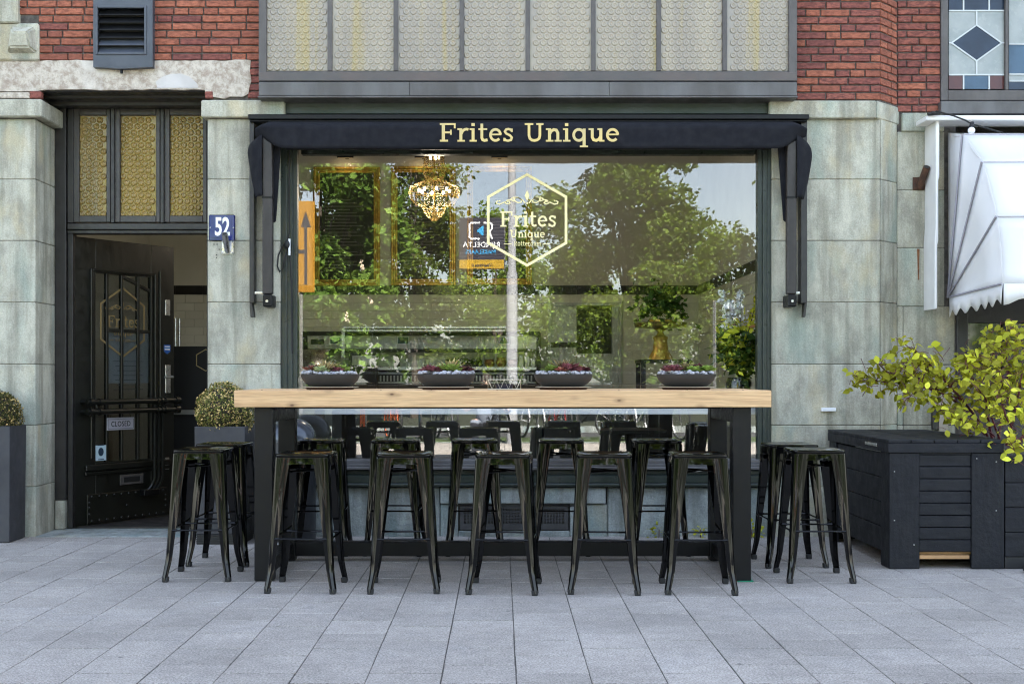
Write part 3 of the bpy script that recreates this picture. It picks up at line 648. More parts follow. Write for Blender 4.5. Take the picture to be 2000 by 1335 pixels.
mu.prism([(.4845, 2.0), (.4845, 1.975), (.6265, 1.925), (.6265, 1.95)], .007, .037).prism([(.6495, 1.917), (.6495, 1.94), (PR, 1.9), (PR, 1.875)], .007, .037)
mu.build('glazing_bar', M['door'], door, bevel=.003)
MB().box(PL-.055, PL-.03, -.016, 0, PB+.03, PT+.03).box(PR+.03, PR+.05, -.016, 0, PB, PT+.03).box(PR+.085, PR+.10, -.012, 0, PB-.02, PT+.06).box(PL-.03, PR+.03, -.016, 0, PT+.012, PT+.03).build('moulding', M['door'], door, bevel=.005)
# double push bars and the three pipes that fall from them
for py in (783, 801):
    zc = dz(py, .5)
    MB().tube([(.05, -.10, zc), (.98, -.10, zc)], .021, 10).tube([(.07, -.10, zc), (.10, -.10, zc)], .034, 10).tube([(.16, -.10, zc), (.19, -.10, zc)], .031, 10).tube([(.93, -.10, zc), (.97, -.10, zc)], .033, 10).tube([(.08, 0, zc), (.08, -.10, zc)], .017, 8).tube([(.95, 0, zc), (.95, -.10, zc)], .017, 8).tube([(.735,-.10,zc),(.745,-.10,zc)], .03, 10).tube([(.775,-.10,zc),(.785,-.10,zc)], .03, 10).tube([(.815,-.10,zc),(.825,-.10,zc)], .03, 10).build('push_bar', M['door'], door, smooth=40)
for k, u in enumerate((.74, .78, .82)):
    zt = dz(780, .5)
    MB().tube([(u, -.075, zt), (u, -.07, .34), (u-.01, -.055, .29), (u-.035, -.045, .255), (u-.06, -.04, .245)], .013, 8).build('pipe', M['door'], door, smooth=40)
MB().box(.63, .79, -.075, -.012, .205, .255).build('pipe_bracket', M['black_metal'], door, bevel=.006)
MB().box(.10, .95, -.030, 0, .44, .485).box(.10, .95, -.02, 0, .405, .436).build('weather_rail', M['door'], door, bevel=.006)
MB().box(.12, .92, -.016, 0, .02, .255).build('kick_plate', M['door'], door, bevel=.004)
rv_me = MB().ball((0,0,0), .0125, 8, 4).mesh('rivet', M['door'], 60)
for p in [(.16+i*.0715, -.016, zz) for i in range(11) for zz in (.235, .045)] + [(x, -.016, zz) for x in (.135, .90) for zz in (.10, .15, .19)] + [(.5, -.016, .14)]: link('rivet', rv_me, door, p)
MB().box(.44, .67, -.010, 0, .305, .385).box(.44, .67, -.014, -.0102, .305, .32).box(.44, .67, -.014, -.0102, .37, .385).box(.44, .47, -.014, -.0102, .3205, .3695).box(.64, .67, -.014, -.0102, .3205, .3695).build('letter_slot', M['frame_grey'], door, bevel=.002)
MB().box(.475, .635, -.0125, -.0103, .325, .365).build('letter_flap', M['black_in'], door)
for y0, y1, w in ((585, 616, .05), (712, 767, .055)): MB().box(.905, .905+w, -.012, 0, dz(y1, .92), dz(y0, .92)).build('lock_plate', M['steel'], door, bevel=.003)
MB().box(.905, .945, -.012, 0, .40, .50).build('lock_plate', M['steel'], door, bevel=.003)
zc = dz(735, .93); MB().tube([(.93, -.012, zc), (.93, -.06, zc), (.93, -.075, zc-.004), (.84, -.075, zc-.004)], .009, 8).build('door_handle', M['steel_dull'], door, smooth=40)
sk = MB().prism([(.895, dz(673,.92)), (.965, dz(673,.92)), (.965, dz(686,.92)), (.93, dz(691,.92)), (.895, dz(686,.92))], -.0015, 0).build('shield_sticker', mk('blue_sticker',(.02,.10,.38),.4), door)
MB().box(.903, .957, -.0022, -.0016, dz(677.5,.92), dz(675.5,.92)).box(.903, .957, -.0022, -.0016, dz(683,.92), dz(680.5,.92)).build('sticker_print', M['enamel_white'], sk)
st_ = MB().box(.215, .318, .010, .0125, dz(899,.26), dz(869,.26)).build('window_sticker', mk('pale_blue_sticker',(.45,.58,.64),.4), door)
sy = dz(882,.26); MB().prism([(.267+math.cos(a*.5236)*.026, sy+math.sin(a*.5236)*.034) for a in range(12)], .0085, .0099).box(.24, .295, .0085, .0099, sy-.063, sy-.056).box(.235, .298, .0085, .0099, sy+.05, sy+.056).build('sticker_print', mk('navy_print',(.01,.03,.06),.5), st_)
pp = MB().box(.335, .755, .026, .028, dz(748,.5), 1.53).build('notice_paper', mk('white_paper',(.55,.55,.54),.8), door)
tx = MB()
for i in range(7): tx.box(.40+.02*(i % 3), .70-.03*((i*2) % 3), .0250, .0256, 1.30-i*.038, 1.306-i*.038)
tx.build('notice_lines', mk('grey_print',(.25,.25,.25),.8), door)
cs_sign = thing('closed_sign', 'small pale CLOSED sign hanging inside the glass of the open door', 'sign', (0,0,0))
cs_sign.location = (hx, hy, 0); cs_sign.rotation_euler = (0,0,ang)
cz1, cz0_ = dz(815,.43), dz(839,.43)
MB().box(.315, .585, -.004, .002, cz0_, cz1).build('sign_board', mk('pale_lilac_board',(.42,.40,.45),.5), cs_sign, bevel=.002)
MB().ribbon([(.325,cz0_+.012),(.575,cz0_+.012),(.575,cz1-.012),(.325,cz1-.012),(.325,cz0_+.012)], .0035, -.0048, .0007).build('border_line', M['black_in'], cs_sign)
type_mesh('lettering', 'CLOSED', .060, M['black_in'], cs_sign, (.45, -.0048, (cz0_+cz1)/2-.021), .82, .0008, .0004, spacing=1.08)
MB().tube([(.35,.0,cz1),(.36,.003,cz1+.05)], .002, 4).tube([(.55,.0,cz1),(.54,.003,cz1+.05)], .002, 4).build('hanging_cord', M['black_in'], cs_sign)
logo(door, .485, dz(562,.48), dz(696,.48), .215, .0145, M['gold_dull'])

# shop window: frame, pane, gilt logo
YG = .10
fw = MB()
fw.pbox(548.6, 560, 222, 950, .035, .2).pbox(560.3, 571, 222, 905, .05, .2).pbox(571.3, 580, 222, 900, .07, .16)
fw.pbox(1480, 1490, 222, 900, .07, .16).pbox(1490.3, 1499, 222, 905, .05, .2).pbox(1499.3, 1506.4, 222, 950, .035, .2)
fw.box(XS0+.13, XS1-.09, .12, .2, wz(300,.1), wz(205,.1))
win = fw.build('shop_window', M['frame_green'], B, bevel=.003)
MB().pbox(557, 1504, 201, 222, .012, .11).build('fascia', M['fascia'], win, bevel=.003)
MB().pbox(579, 1481, 236, 898, YG, YG+.010).build('pane', M['glass'], win)
sl = MB().pbox(572, 1489, 897, 904, .03, .18).pbox(566, 1493, 911, 917, -.025, .18).pbox(566, 1493, 904.3, 910.7, .01, .18)
sl.build('sill', M['lead'], win, bevel=.004)
MB().pbox(560, 1499, 917.5, 927, .015, .18).pbox(552, 1503, 927.5, 943, -.01, .18).pbox(550, 1505, 943.5, 950, -.03, .18).build('sill_moulding', M['frame_green'], win, bevel=.006)
logo(win, (wx(952,YG)+wx(1107,YG))/2, wz(341,YG), wz(518,YG), (wx(1107,YG)-wx(952,YG))/2-.006, YG-.002, M['gold_print'])
# plinth of rough stone under the window, with a perforated vent
for i, (p0, p1) in enumerate(((548,640),(640,860),(860,1186),(1186,1340),(1340,1507))):
    if p0 == 860:
        block(wx(860,.03), wx(1183,.03), .008, .1, wz(983,.03), wz(951,.03), 'stone_rough', bev=.006)
        block(wx(1113,.03), wx(1186,.03), .03, .1, -.02, wz(984,.03), 'stone_rough'); block(wx(860,.03), wx(895,.03), .03, .1, -.02, wz(984,.03), 'stone_rough')
        block(wx(895,.03), wx(1113,.03), .025, .1, -.02, wz(1036,.03), 'stone_rough')
    else: block(wx(p0,.03), wx(p1,.03), .03+.004*(i % 2), .1, -.02, wz(951,.03), 'stone_rough', bev=.01)
vg = MB(); vx0, vx1, vz0, vz1 = wx(898,.03), wx(1110,.03), wz(1034,.03), wz(984,.03)
nc, nr = 34, 5; hx0, hx1, hz0, hz1 = vx0+.03, vx1-.03, wz(1022,.03), wz(993,.03)
vg.box(vx0, vx1, .035, .045, vz0, hz0).box(vx0, vx1, .035, .045, hz1, vz1).box(vx0, hx0, .035, .045, hz0, hz1).box(hx1, vx1, .035, .045, hz0, hz1)
cw = (hx1-hx0)/nc; rh = (hz1-hz0)/nr
for i in range(1, nc): vg.box(hx0+i*cw-cw*.22, hx0+i*cw+cw*.22, .035, .045, hz0, hz1)
for i in range(1, nr): vg.box(hx0, hx1, .0356, .0444, hz0+i*rh-rh*.2, hz0+i*rh+rh*.2)
vg.build('vent_grille', mk('dark_grey_grille',(.05,.05,.052),.55,var=.2,vs_=10), B)

# projecting bay with cast glass above the shop
YB = -.12
bf = MB().pbox(505, 520, -160, 158, YB, .05).pbox(1541, 1557, -160, 158, YB, .05).pbox(520.3, 1540.7, 139, 158, YB+.006, .05)
mull = [644, 773, 902, 1031, 1159, 1287, 1416]
bay = bf.build('bay_window', M['frame_grey'], B, bevel=.004)
MB().pbox(505, 1557, 141, 158, YB-.006, YB-.0005).build('bottom_rail', M['sill_brown'], bay, bevel=.003)
for p in mull: MB().pbox(p-4.5, p+4.5, -160, 138.6, YB+.004, .0).build('mullion', M['frame_grey'], bay, bevel=.003)
ed = [520.5]+[v for p in mull for v in (p-4.2, p+4.2)]+[1540.5]
for i in range(0, len(ed), 2): bossed_pane(wx(ed[i],YB+.03), wx(ed[i+1],YB+.03), wz(138.5,YB+.03), wz(-160,YB+.03), YB+.03, .0525, i, .01*(i % 3)).build('pane', M['hex_beige'], bay, smooth=70)
cs = MB()
for a_, b2 in ((505, 800), (800, 1190), (1190, 1557)): cs.pbox(a_+.15, b2-.15, 160, 187, YB-.035, .05)
cs.pbox(503, 1558.5, 187.3, 191, YB-.05, .05); cs.build('lead_sill', M['lead'], bay, bevel=.004)
MB().box(wx(508,YB), wx(1554,YB), YB-.02, .05, wz(158.8,YB-.02), wz(158.2,YB-.02)).build('sill_joint', M['frame_dark'], bay)

# neighbour's leaded window and shop window on the right
YN = YR-.02; xe = 5.4
nf = MB().pbox(1838, 1852, -160, 196, YN, YR+.2).box(wx(1852.3,YN), xe, YN, YR+.2, wz(196,YN), wz(176,YN)).pbox(1964, 1970, -160, 175.7, YN, YR+.1).pbox(2085, 2092, -160, 175.7, YN, YR+.1)
nw = nf.build('leaded_window', M['frame_grey'], B, bevel=.003)
MB().box(wx(1838,YN-.04), xe, YN-.04, YR+.1, wz(222,YN-.04), wz(197,YN-.04)).build('lead_sill', M['lead'], nw, bevel=.004)
gY = YN+.03
gl_dark = mk('dark_blue_stained_glass', (.018,.034,.060), .12, c2=(.010,.020,.036), vs_=6, spec=.3); gl_blue = mk('blue_stained_glass', (.055,.105,.16), .12, c2=(.035,.07,.11), vs_=8, spec=.3)
gl_red = mk('red_brown_stained_glass', (.085,.030,.026), .12, spec=.3); gl_opal = mk('opal_grey_glass', (.25,.28,.27), .2, c2=(.33,.35,.34), vs_=7, spec=.3)
def gpane(poly, m): MB().prism([(wx(p,gY), wz(y,gY)) for p, y in poly], gY, gY+.006).build('pane', m, nw)
def grow(x0, offs):
    f = lambda p: x0+p
    for a_, b2, m in ((0,27,gl_red),(30,77,gl_blue),(80,110,gl_red)): gpane([(f(a_),148),(f(b2),148),(f(b2),174),(f(a_),174)], m)
    for a_, b2, m in ((0,27,gl_dark),(30,77,gl_dark),(80,110,gl_dark)): gpane([(f(a_),-160),(f(b2),-160),(f(b2),20),(f(a_),20)], m)
    gpane([(f(8),84),(f(54),51),(f(100),84),(f(54),117)], gl_dark)
    gpane([(f(0),23),(f(52.5),23),(f(52.5),48.5),(f(5),83),(f(0),83)], gl_opal); gpane([(f(55.5),23),(f(110),23),(f(110),83),(f(103),83),(f(55.5),48.5)], gl_opal)
    gpane([(f(0),86),(f(5),86),(f(52.5),120),(f(52.5),145),(f(0),145)], gl_opal); gpane([(f(103),86),(f(110),86),(f(110),145),(f(55.5),145),(f(55.5),120)], gl_opal)
    mb = MB(); k = 0
    for pts in ([(0,21.5),(110,21.5)],[(0,146.5),(110,146.5)],[(28.5,-160),(28.5,21.5)],[(78.5,-160),(78.5,21.5)],[(28.5,146.5),(28.5,175)],[(78.5,146.5),(78.5,175)],[(54,21.5),(54,50)],[(54,118),(54,146.5)],[(5,84.5),(54,49.5),(103,84.5),(54,119.5),(5,84.5)],[(0,84.5),(5,84.5)],[(103,84.5),(110,84.5)]):
        mb.ribbon([(wx(f(p),gY), wz(y,gY)) for p, y in pts], .0105, gY-.006-.0001*k, .008); k += 1
    mb.build('lead_came', mk('white_lead_came',(.50,.53,.53),.5), nw)
grow(1853, 0)
for (y0, y1, m) in ((-160,85,gl_opal),(88,144,gl_blue),(147,157,gl_opal),(160,175,gl_dark)): gpane([(1970.5,y0),(2084.5,y0),(2084.5,y1),(1970.5,y1)], m)
mb = MB()
for k, yy in enumerate((86.5,145.5,158.5)): mb.ribbon([(wx(1970.5,gY),wz(yy,gY)),(wx(2084.5,gY),wz(yy,gY))], .012, gY-.006-.0001*k, .008)
mb.build('lead_came', mk('grey_lead_came',(.42,.44,.44),.5), nw)
ns = MB().box(XN0, wx(1890,YR), YR-.01, YR+.2, wz(800,YR), wz(560,YR)).box(wx(1890,YR)+.001, 6, YR+.01, YR+.2, wz(800,YR), wz(786,YR)).box(wx(1890,YR)+.001, 6, YR+.01, YR+.2, wz(630,YR), wz(560,YR)).pbox(1961, 1968, 630.2, 785.8, YR+.02, YR+.1).build('side_shop_window', M['frame_dark'], B, bevel=.004)
MB().box(wx(1889,YR), 6, YR+.05, YR+.058, wz(787,YR), wz(628,YR)).build('pane', mk('dark_shop_glass',(.012,.011,.010),.04,coat=.8), ns)
MB().box(wx(1889,YR), 6, YR+.12, YR+.14, wz(800,YR), wz(600,YR)).build('blind', mk('dark_brown_blind',(.03,.024,.02),.8), ns)
MB().pbox(1822, 1834, 795, 838, YR-.03, YR+.1).build('dark_post', M['frame_dark'], B); MB().pbox(1834.5, 1852, 792, 842, YR-.03, YR+.1).build('pale_post', mk('pale_ochre_post',(.36,.31,.24),.7,var=.1), B)
# ------------------------------------------------------------------ fittings on the facade
vh = thing('vent_hood', 'blue grey steel louvred vent box above the door', 'vent', (wx(240,0), 0, wz(66,0)))
ox, oz = wx(240,0), wz(66,0)
def rel(p, y, Y): return (wx(p,Y)-ox, wz(y,Y)-oz)
mb = MB(); Yv = -.06
fx0, fx1 = rel(182,0,Yv)[0], rel(298,0,Yv)[0]; a0, a1 = rel(190,0,Yv)[0], rel(283,0,Yv)[0]; zt, z0, z1, zb = rel(0,-60,Yv)[1], rel(0,15,Yv)[1], rel(0,104,Yv)[1], rel(0,131,Yv)[1]
hood_m = mk('blue_grey_steel_paint',(.040,.047,.062),.42,c2=(.058,.066,.082),vs_=6,bump=.1,bs=30)
mb.box(fx0, a0, Yv, .03, zb, zt).box(a1, fx1, Yv, .03, zb, zt).box(a0, a1, Yv, .03, z1, zt if False else z1+.0).box(a0, a1, Yv, .03, z0, zt).box(a0, a1, Yv, .03, zb, z1)
mb.prism([(fx0, zb-.0005), (fx1, zb-.0005), (.01, zb-.012), (-.01, zb-.012)], Yv+.002, .03)
mb.build('housing', hood_m, vh, bevel=.004)
MB().box(a0, a1, -.01, .0, z1, z0).build('dark_back', M['black_in'], vh)
MB().tube([(0,-.03,zb-.012),(0,-.03,zb-.04)], .010, 8).build('drain_spout', M['black_metal'], vh)
MB().box(a0-.012, a0+.004, Yv-.008, Yv, z1-.012, z0+.012).box(a1-.004, a1+.012, Yv-.008, Yv, z1-.012, z0+.012).box(a0+.0045, a1-.0045, Yv-.008, Yv, z0-.004, z0+.012).box(a0+.0045, a1-.0045, Yv-.008, Yv, z1-.012, z1+.004).build('louvre_frame', hood_m, vh, bevel=.002)
n = 6
for i in range(n):
    zc = z0-(i+.5)*(z0-z1)/n; hh = (z0-z1)/n
    MB().add([(a0+.006,Yv+.004,zc-hh*.45),(a1-.006,Yv+.004,zc-hh*.45),(a1-.006,Yv+.045,zc+hh*.45),(a0+.006,Yv+.045,zc+hh*.45),(a0+.006,Yv+.004,zc-hh*.45+.004),(a1-.006,Yv+.004,zc-hh*.45+.004),(a1-.006,Yv+.045,zc+hh*.45+.004),(a0+.006,Yv+.045,zc+hh*.45+.004)],
        [(0,3,2,1),(4,5,6,7),(0,1,5,4),(1,2,6,5),(2,3,7,6),(3,0,4,7)]).build('louvre', hood_m if i > 3 else M['black_metal'], vh)  # upper slats coloured black for shade, lowest two in housing paint as if lit

px, pz = wx(434,0), wz(445,0)
npl = thing('number_plate', 'blue enamel house number plate reading 52 beside the door', 'number plate', (px, 0, pz))
MB().box(-.096, .096, -.012, -.001, -.096, .096).build('plate', M['enamel'], npl, bevel=.009, seg=3, smooth=40)
MB().box(-.072, .072, -.0145, -.0122, -.074, .074).build('raised_field', M['enamel'], npl, bevel=.006, seg=2, smooth=40)
type_mesh('numerals', '52', .185, M['enamel_white'], npl, (.004, -.0152, -.054), .62, .005, .0012, spacing=.98)
sc_ = MB()
for sx in (-.085, .085): sc_.ball((sx, -.012, 0), .006, 8, 4)
sc_.build('screw', M['steel'], npl)
fh = thing('flag_holder', 'galvanised flagpole socket screwed on below the number plate', 'flag holder', (wx(445,0), 0, wz(482,0)))
MB().box(-.046, .046, -.008, -.0005, -.055, .045).build('base_plate', M['steel'], fh, bevel=.003)
MB().tube([(0,-.008,-.035),(0,-.10,.085)], .022, 14).build('socket', M['steel'], fh, smooth=40)
MB().tube([(0,-.10,.085),(0,-.1012,.0865)], .018, 14).build('socket_bore', M['black_in'], fh)
sc_ = MB()
for sx in (-.036,.036):
    for sz in (-.045,.035): sc_.ball((sx,-.008,sz), .006, 6, 4)
sc_.build('screw', M['steel_dull'], fh)
hl = MB()
for hx_, hz_ in ((418,477),(424,477),(428,487),(423,498),(423,503)): hl.box(wx(hx_,0)-.004, wx(hx_,0)+.004, -.0012, .002, wz(hz_,0)-.004, wz(hz_,0)+.004)
hl.build('drill_hole', M['black_in'], B)
rh_ = thing('flag_holder', 'rusty brown flagpole socket on the stone beside the white awning', 'flag holder', (wx(1795,YR), YR, wz(358,YR)))
MB().box(-.05, .05, -.012, -.0005, -.05, .045).build('base_plate', M['rust'], rh_, bevel=.004)
MB().tube([(0,-.01,-.03),(.012,-.13,.10)], .026, 12).build('socket', M['rust'], rh_, smooth=40)
MB().tube([(.012,-.13,.10),(.0121,-.131,.1011)], .021, 12).build('socket_bore', M['black_in'], rh_)
rs = MB().prism([(wx(1791,YR), wz(486,YR)),(wx(1796,YR), wz(486,YR)),(wx(1795,YR), wz(545,YR)),(wx(1793,YR), wz(548,YR))], YR-.0012, YR+.002).build('rust_streak', mk('rust_streak',(.22,.09,.035),.9,var=.4,vs_=25), B)
wp = MB().pbox(1605, 1633, 796, 803, -.03, -.0005).build('wall_lamp', M['enamel_white'], bevel=.003); tag(wp, 'small flat white fitting on the stone pier above the chest', 'fitting')

# ------------------------------------------------------------------ black awning
aw = thing('black_awning', 'folded black canvas awning lettered in gold over the shop window', 'awning', (0, 0, 0))
YA = -.20
MB().box(wx(484,-.14), wx(1581,-.14), -.14, -.002, wz(233,-.14), wz(223,-.14)).box(wx(486,-.14), wx(1578,-.14), -.125, -.002, wz(237,-.14), wz(233.4,-.14)).build('head_box', M['black_metal'], aw, bevel=.005)
xa, xb = wx(545, YA), wx(1521, YA); xl, xr = wx(497, YA), wx(1577, YA)
# valance: one curved sheet; ends sag outward over the arms
nx, nz = 90, 8; V = []; F = []
ztop = wz(237, -.12); zbot = wz(290, YA)
for i in range(nx+1):
    t = i/nx; x = xl + (xr-xl)*t
    d = min(x-xl, xr-x); e = max(0, 1-d/(.215))              # 1 at the very end
    s3 = e*e*(3-2*e)
    zb_ = zbot + .092*s3 - .006*math.sin(math.pi*t)*0 + .0015*math.sin(x*11)
    zt_ = ztop - .055*max(0, 1-d/.10)**1.5
    for j in range(nz+1):
        k = j/nz
        y = -.12 + (YA+.12)*min(1, k*5)**.6 + .0025*math.sin(x*7.3+j*.3)*k + .05*s3*k*k
        V.append((x, y, zt_ + (zb_-zt_)*k))
for i in range(nx):
    for j in range(nz): F.append((i*(nz+1)+j, i*(nz+1)+j+1, (i+1)*(nz+1)+j+1, (i+1)*(nz+1)+j))
vl = MB(); vl.add(V, F); vo = vl.build('valance', M['canvas'], aw, smooth=60)
sol = vo.modifiers.new('thickness', 'SOLIDIFY'); sol.thickness = .004; sol.offset = -1
MB().tube([(wx(560,-.14), -.15, zbot+.02), (wx(1505,-.14), -.15, zbot+.02)], .022, 12).build('front_bar', M['black_metal'], aw, smooth=40)
yt = YA-.0065
slab('lettering', 'Frites', wx(858,YA), wx(1004,YA), wz(277,YA), wz(241,YA)-wz(277,YA), yt, M['gold_valance'], vo, .003)
slab('lettering', 'Unique', wx(1024,YA), wx(1210,YA), wz(277,YA), wz(241,YA)-wz(277,YA), yt, M['gold_valance'], vo, .003)
for sg, P in ((1, dict(arm=(513,532), rail=(486,498), out=(478,513), tri=(532,549), y2=383)), (-1, dict(arm=(1537,1555), rail=(1562,1577), out=(1555,1592), tri=(1519,1537), y2=386))):
    a0_, a1_ = wx(P['arm'][0], -.15), wx(P['arm'][1], -.15)
    arm = MB().box(a0_, a1_, -.165, -.10, wz(574,-.15), wz(268,-.15)).build('folding_arm', M['arm'], aw, bevel=.006)
    MB().box(a0_+.004, a1_-.001, -.17, -.0, wz(599,-.15), wz(575,-.15)).build('arm_bracket', M['black_metal'], arm, bevel=.008)
    bx = (a0_+a1_)/2
    MB().tube([(bx,-.17,wz(588,-.15)),(bx,-.178,wz(588,-.15))], .010, 10).build('bolt', M['steel'], arm, smooth=40)
    MB().box(a0_-.002, a1_+.002, -.168, -.098, wz(388,-.15), wz(384,-.15)).build('arm_joint', M['black_metal'], arm)
    r0, r1 = wx(P['rail'][0], -.08), wx(P['rail'][1], -.08); rx = (r0, r1) if sg > 0 else (r0, r1)
    rail = MB().box(r0+.006, r1-.004, -.09, -.003, wz(592,-.08), wz(238,-.08)); q = r0+.006 if sg > 0 else r1-.024
    rail.prism([(q, wz(592,-.08)), (q+.02, wz(592,-.08)), (q+.02+.012*sg, wz(619,-.08)), (q+.006*sg, wz(619,-.08))], -.086, -.02)
    rail.build('guide_rail', M['frame_dark'], aw, bevel=.003)
    lx = sorted((a0_ if sg > 0 else a1_, (r1 if sg > 0 else r0)))
    MB().box(lx[0]+.002, lx[1]-.002, -.10, -.09, wz(574,-.1), wz(569,-.1)).build('link_plate', M['steel'], aw, bevel=.002)
    # hanging ends of the canvas
    o0, o1 = P['out']; u = (lambda p: wx(p, -.16))
    if sg > 0: poly = [(478,292),(481,279),(488,270),(499,264),(513,264),(513,383),(493,383),(487,352),(482,320)]
    else: poly = [(1555,264),(1571,265),(1582,272),(1590,285),(1592,300),(1588,330),(1583,360),(1577,383),(1555,386)]
    nu, nv = 10, 16; V = []; F = []
    zz0, zz1 = 264, P['y2']
    def span(y):
        if sg > 0:
            L = np.interp(y, [264,270,279,292,320,352,383], [499,488,481,478,482,487,493]); return L, 513
        return 1555, np.interp(y, [264,272,285,300,330,360,386], [1569,1582,1590,1592,1588,1583,1577])
    for i in range(nv+1):
        y = zz0+(zz1-zz0)*i/nv; a_, b2 = span(y)
        for j in range(nu+1):
            t = j/nu; p = a_+(b2-a_)*t; e = (1-t) if sg > 0 else t
            dy = -.185+.11*e**1.8+.006*math.sin(t*9+i*.4)
            V.append((u(p), dy, wz(y, -.16)))
    for i in range(nv):
        for j in range(nu): F.append((i*(nu+1)+j, (i+1)*(nu+1)+j, (i+1)*(nu+1)+j+1, i*(nu+1)+j+1))
    m_ = MB(); m_.add(V, F); o = m_.build('canvas_end', M['canvas'], aw, smooth=60); so_ = o.modifiers.new('thickness','SOLIDIFY'); so_.thickness = .004
    t0, t1 = P['tri']
    tp = [(t0,284),(t1,284),(t0+7,432),(t0,436)] if sg > 0 else [(t0,284),(t1,284),(t1,436),(t1-7,430)]
    MB().prism([(wx(p,-.10), wz(y,-.10)) for p, y in tp], -.105, -.09).build('canvas_fold', M['canvas'], aw, bevel=.003)
# loose cable with white plug on the left jamb
cp_ = thing('cable', 'looped black cable with white plug hanging at the window jamb', 'cable', (wx(563,.03), .03, wz(480,.03)))
def cx_(p): return wx(p,.0)-wx(563,.03)
def cz_(y): return wz(y,.0)-wz(480,.03)
MB().tube([(cx_(p), -.04+.004*math.sin(p), cz_(y)) for p, y in ((566,296),(565,380),(566,455),(562,468),(552,482),(544,500),(542,520),(547,531),(553,524),(557,505),(561,488),(566,476),(570,560),(571,690))], .006, 6).build('cord', M['rubber'], cp_, smooth=60)
MB().tube([(cx_(566),-.05,cz_(467)),(cx_(566),-.05,cz_(499))], .009, 8).build('plug', M['enamel_white'], cp_, smooth=40)
MB().ball((cx_(562),-.045,cz_(478)), .026, 8, 6, 1.3).build('tape_knot', M['rubber'], cp_, smooth=60)

# ------------------------------------------------------------------ white awning of the neighbour and its string of bulbs
def white_canvas():
    m, nt, b = base('white_awning_canvas'); out = nt.nodes['Material Output']; b.inputs['Base Color'].default_value = (.86,.855,.85,1); b.inputs['Roughness'].default_value = .75
    pos = nd(nt,'ShaderNodeNewGeometry').outputs['Position']; bp = nd(nt,'ShaderNodeBump'); bp.inputs['Strength'].default_value = .06; bp.inputs['Distance'].default_value = .02
    nt.links.new(noise(nt, vscale(nt,pos,(1,1,.4)), 7, 4), bp.inputs['Height']); nt.links.new(bp.outputs[0], b.inputs['Normal'])
    tl = nd(nt,'ShaderNodeBsdfTranslucent'); tl.inputs[0].default_value = (.75,.72,.74,1); mx = nd(nt,'ShaderNodeMixShader'); mx.inputs[0].default_value = .25
    nt.links.new(b.outputs[0], mx.inputs[1]); nt.links.new(tl.outputs[0], mx.inputs[2]); nt.links.new(mx.outputs[0], out.inputs['Surface']); return m
M['white_canvas'] = white_canvas()
wa = thing('white_awning', 'white scalloped basket awning of the neighbouring shop', 'awning', (3.3, 0, 0))
XA = 3.30; XE = 5.3
MB().box(wx(1810,-.1)-XA, XE-XA, -.10, YR-.05, wz(235,-.1), wz(225,-.1)).build('head_rail', M['white_paint'], wa, bevel=.006)
MB().prism([(wx(1828,-.06)-XA, wz(235.5,-.06)), (wx(1835,-.06)-XA, wz(235.5,-.06)), (wx(1835,-.06)-XA, wz(345,-.06)), (wx(1833,-.06)-XA, wz(352,-.06)), (wx(1833,-.06)-XA, wz(470,-.06)), (wx(1831,-.06)-XA, wz(478,-.06)), (wx(1831,-.06)-XA, wz(602,-.06)), (wx(1826,-.06)-XA, wz(604,-.06)), (wx(1826,-.06)-XA, wz(470,-.06)), (wx(1828,-.06)-XA, wz(440,-.06))], -.06, YR-.003).build('side_guide', M['white_paint'], wa, bevel=.005)
PV = (.10, 1.77)                                         # pivot in (y, z)
ribs = [(.115, 3.0), (-.18, 2.93), (-.53, 2.67), (-.77, 2.26), (-.86, 1.80)]
x0 = 3.345-XA
def rp(i): return ribs[i]
for i in range(len(ribs)-1):
    (ya, za), (yb, zb) = ribs[i], ribs[i+1]; n = 6
    V = []; F = []
    for a_ in range(n+1):
        t = a_/n; y = ya+(yb-ya)*t; z = za+(zb-za)*t; sag = .018*math.sin(math.pi*t)
        for xx in np.linspace(x0, XE-XA, 13): V.append((xx, y+sag*.6, z-sag))
    for a_ in range(n):
        for k in range(12): F.append((a_*13+k, (a_+1)*13+k, (a_+1)*13+k+1, a_*13+k+1))
    o = MB().add(V, F).build('front_panel', M['white_canvas'], wa, smooth=30); s_ = o.modifiers.new('thickness','SOLIDIFY'); s_.thickness = .003
    V = [(x0-.001, PV[0], PV[1])]; 
    for a_ in range(n+1):
        t = a_/n
        for q in (.33, .66, 1.0):
            y = PV[0]+(ya+(yb-ya)*t-PV[0])*q; z = PV[1]+(za+(zb-za)*t-PV[1])*q
            V.append((x0-.001+.02*math.sin(math.pi*t)*math.sin(math.pi*min(1,q*.9)), y, z))
    F = []
    for a_ in range(n):
        i0 = 1+a_*3; i1 = 1+(a_+1)*3; F += [(0, i0, i1), (i0, i0+1, i1+1, i1), (i0+1, i0+2, i1+2, i1+1)]
    o = MB().add(V, F).build('side_panel', M['white_canvas'], wa, smooth=60); s_ = o.modifiers.new('thickness','SOLIDIFY'); s_.thickness = .003
    MB().tube([(x0-.012, PV[0], PV[1]), (x0-.012, yb, zb)], .007, 6).build('rib', mk('grey_seam',(.33,.32,.37),.6) if 'grey_seam' not in bpy.data.materials else bpy.data.materials['grey_seam'], wa)
    if i < 3: MB().tube([(x0, yb-.004, zb), (XE-XA, yb-.004, zb)], .004, 6).build('front_seam', mk('pale_seam',(.55,.53,.58),.6) if 'pale_seam' not in bpy.data.materials else bpy.data.materials['pale_seam'], wa)
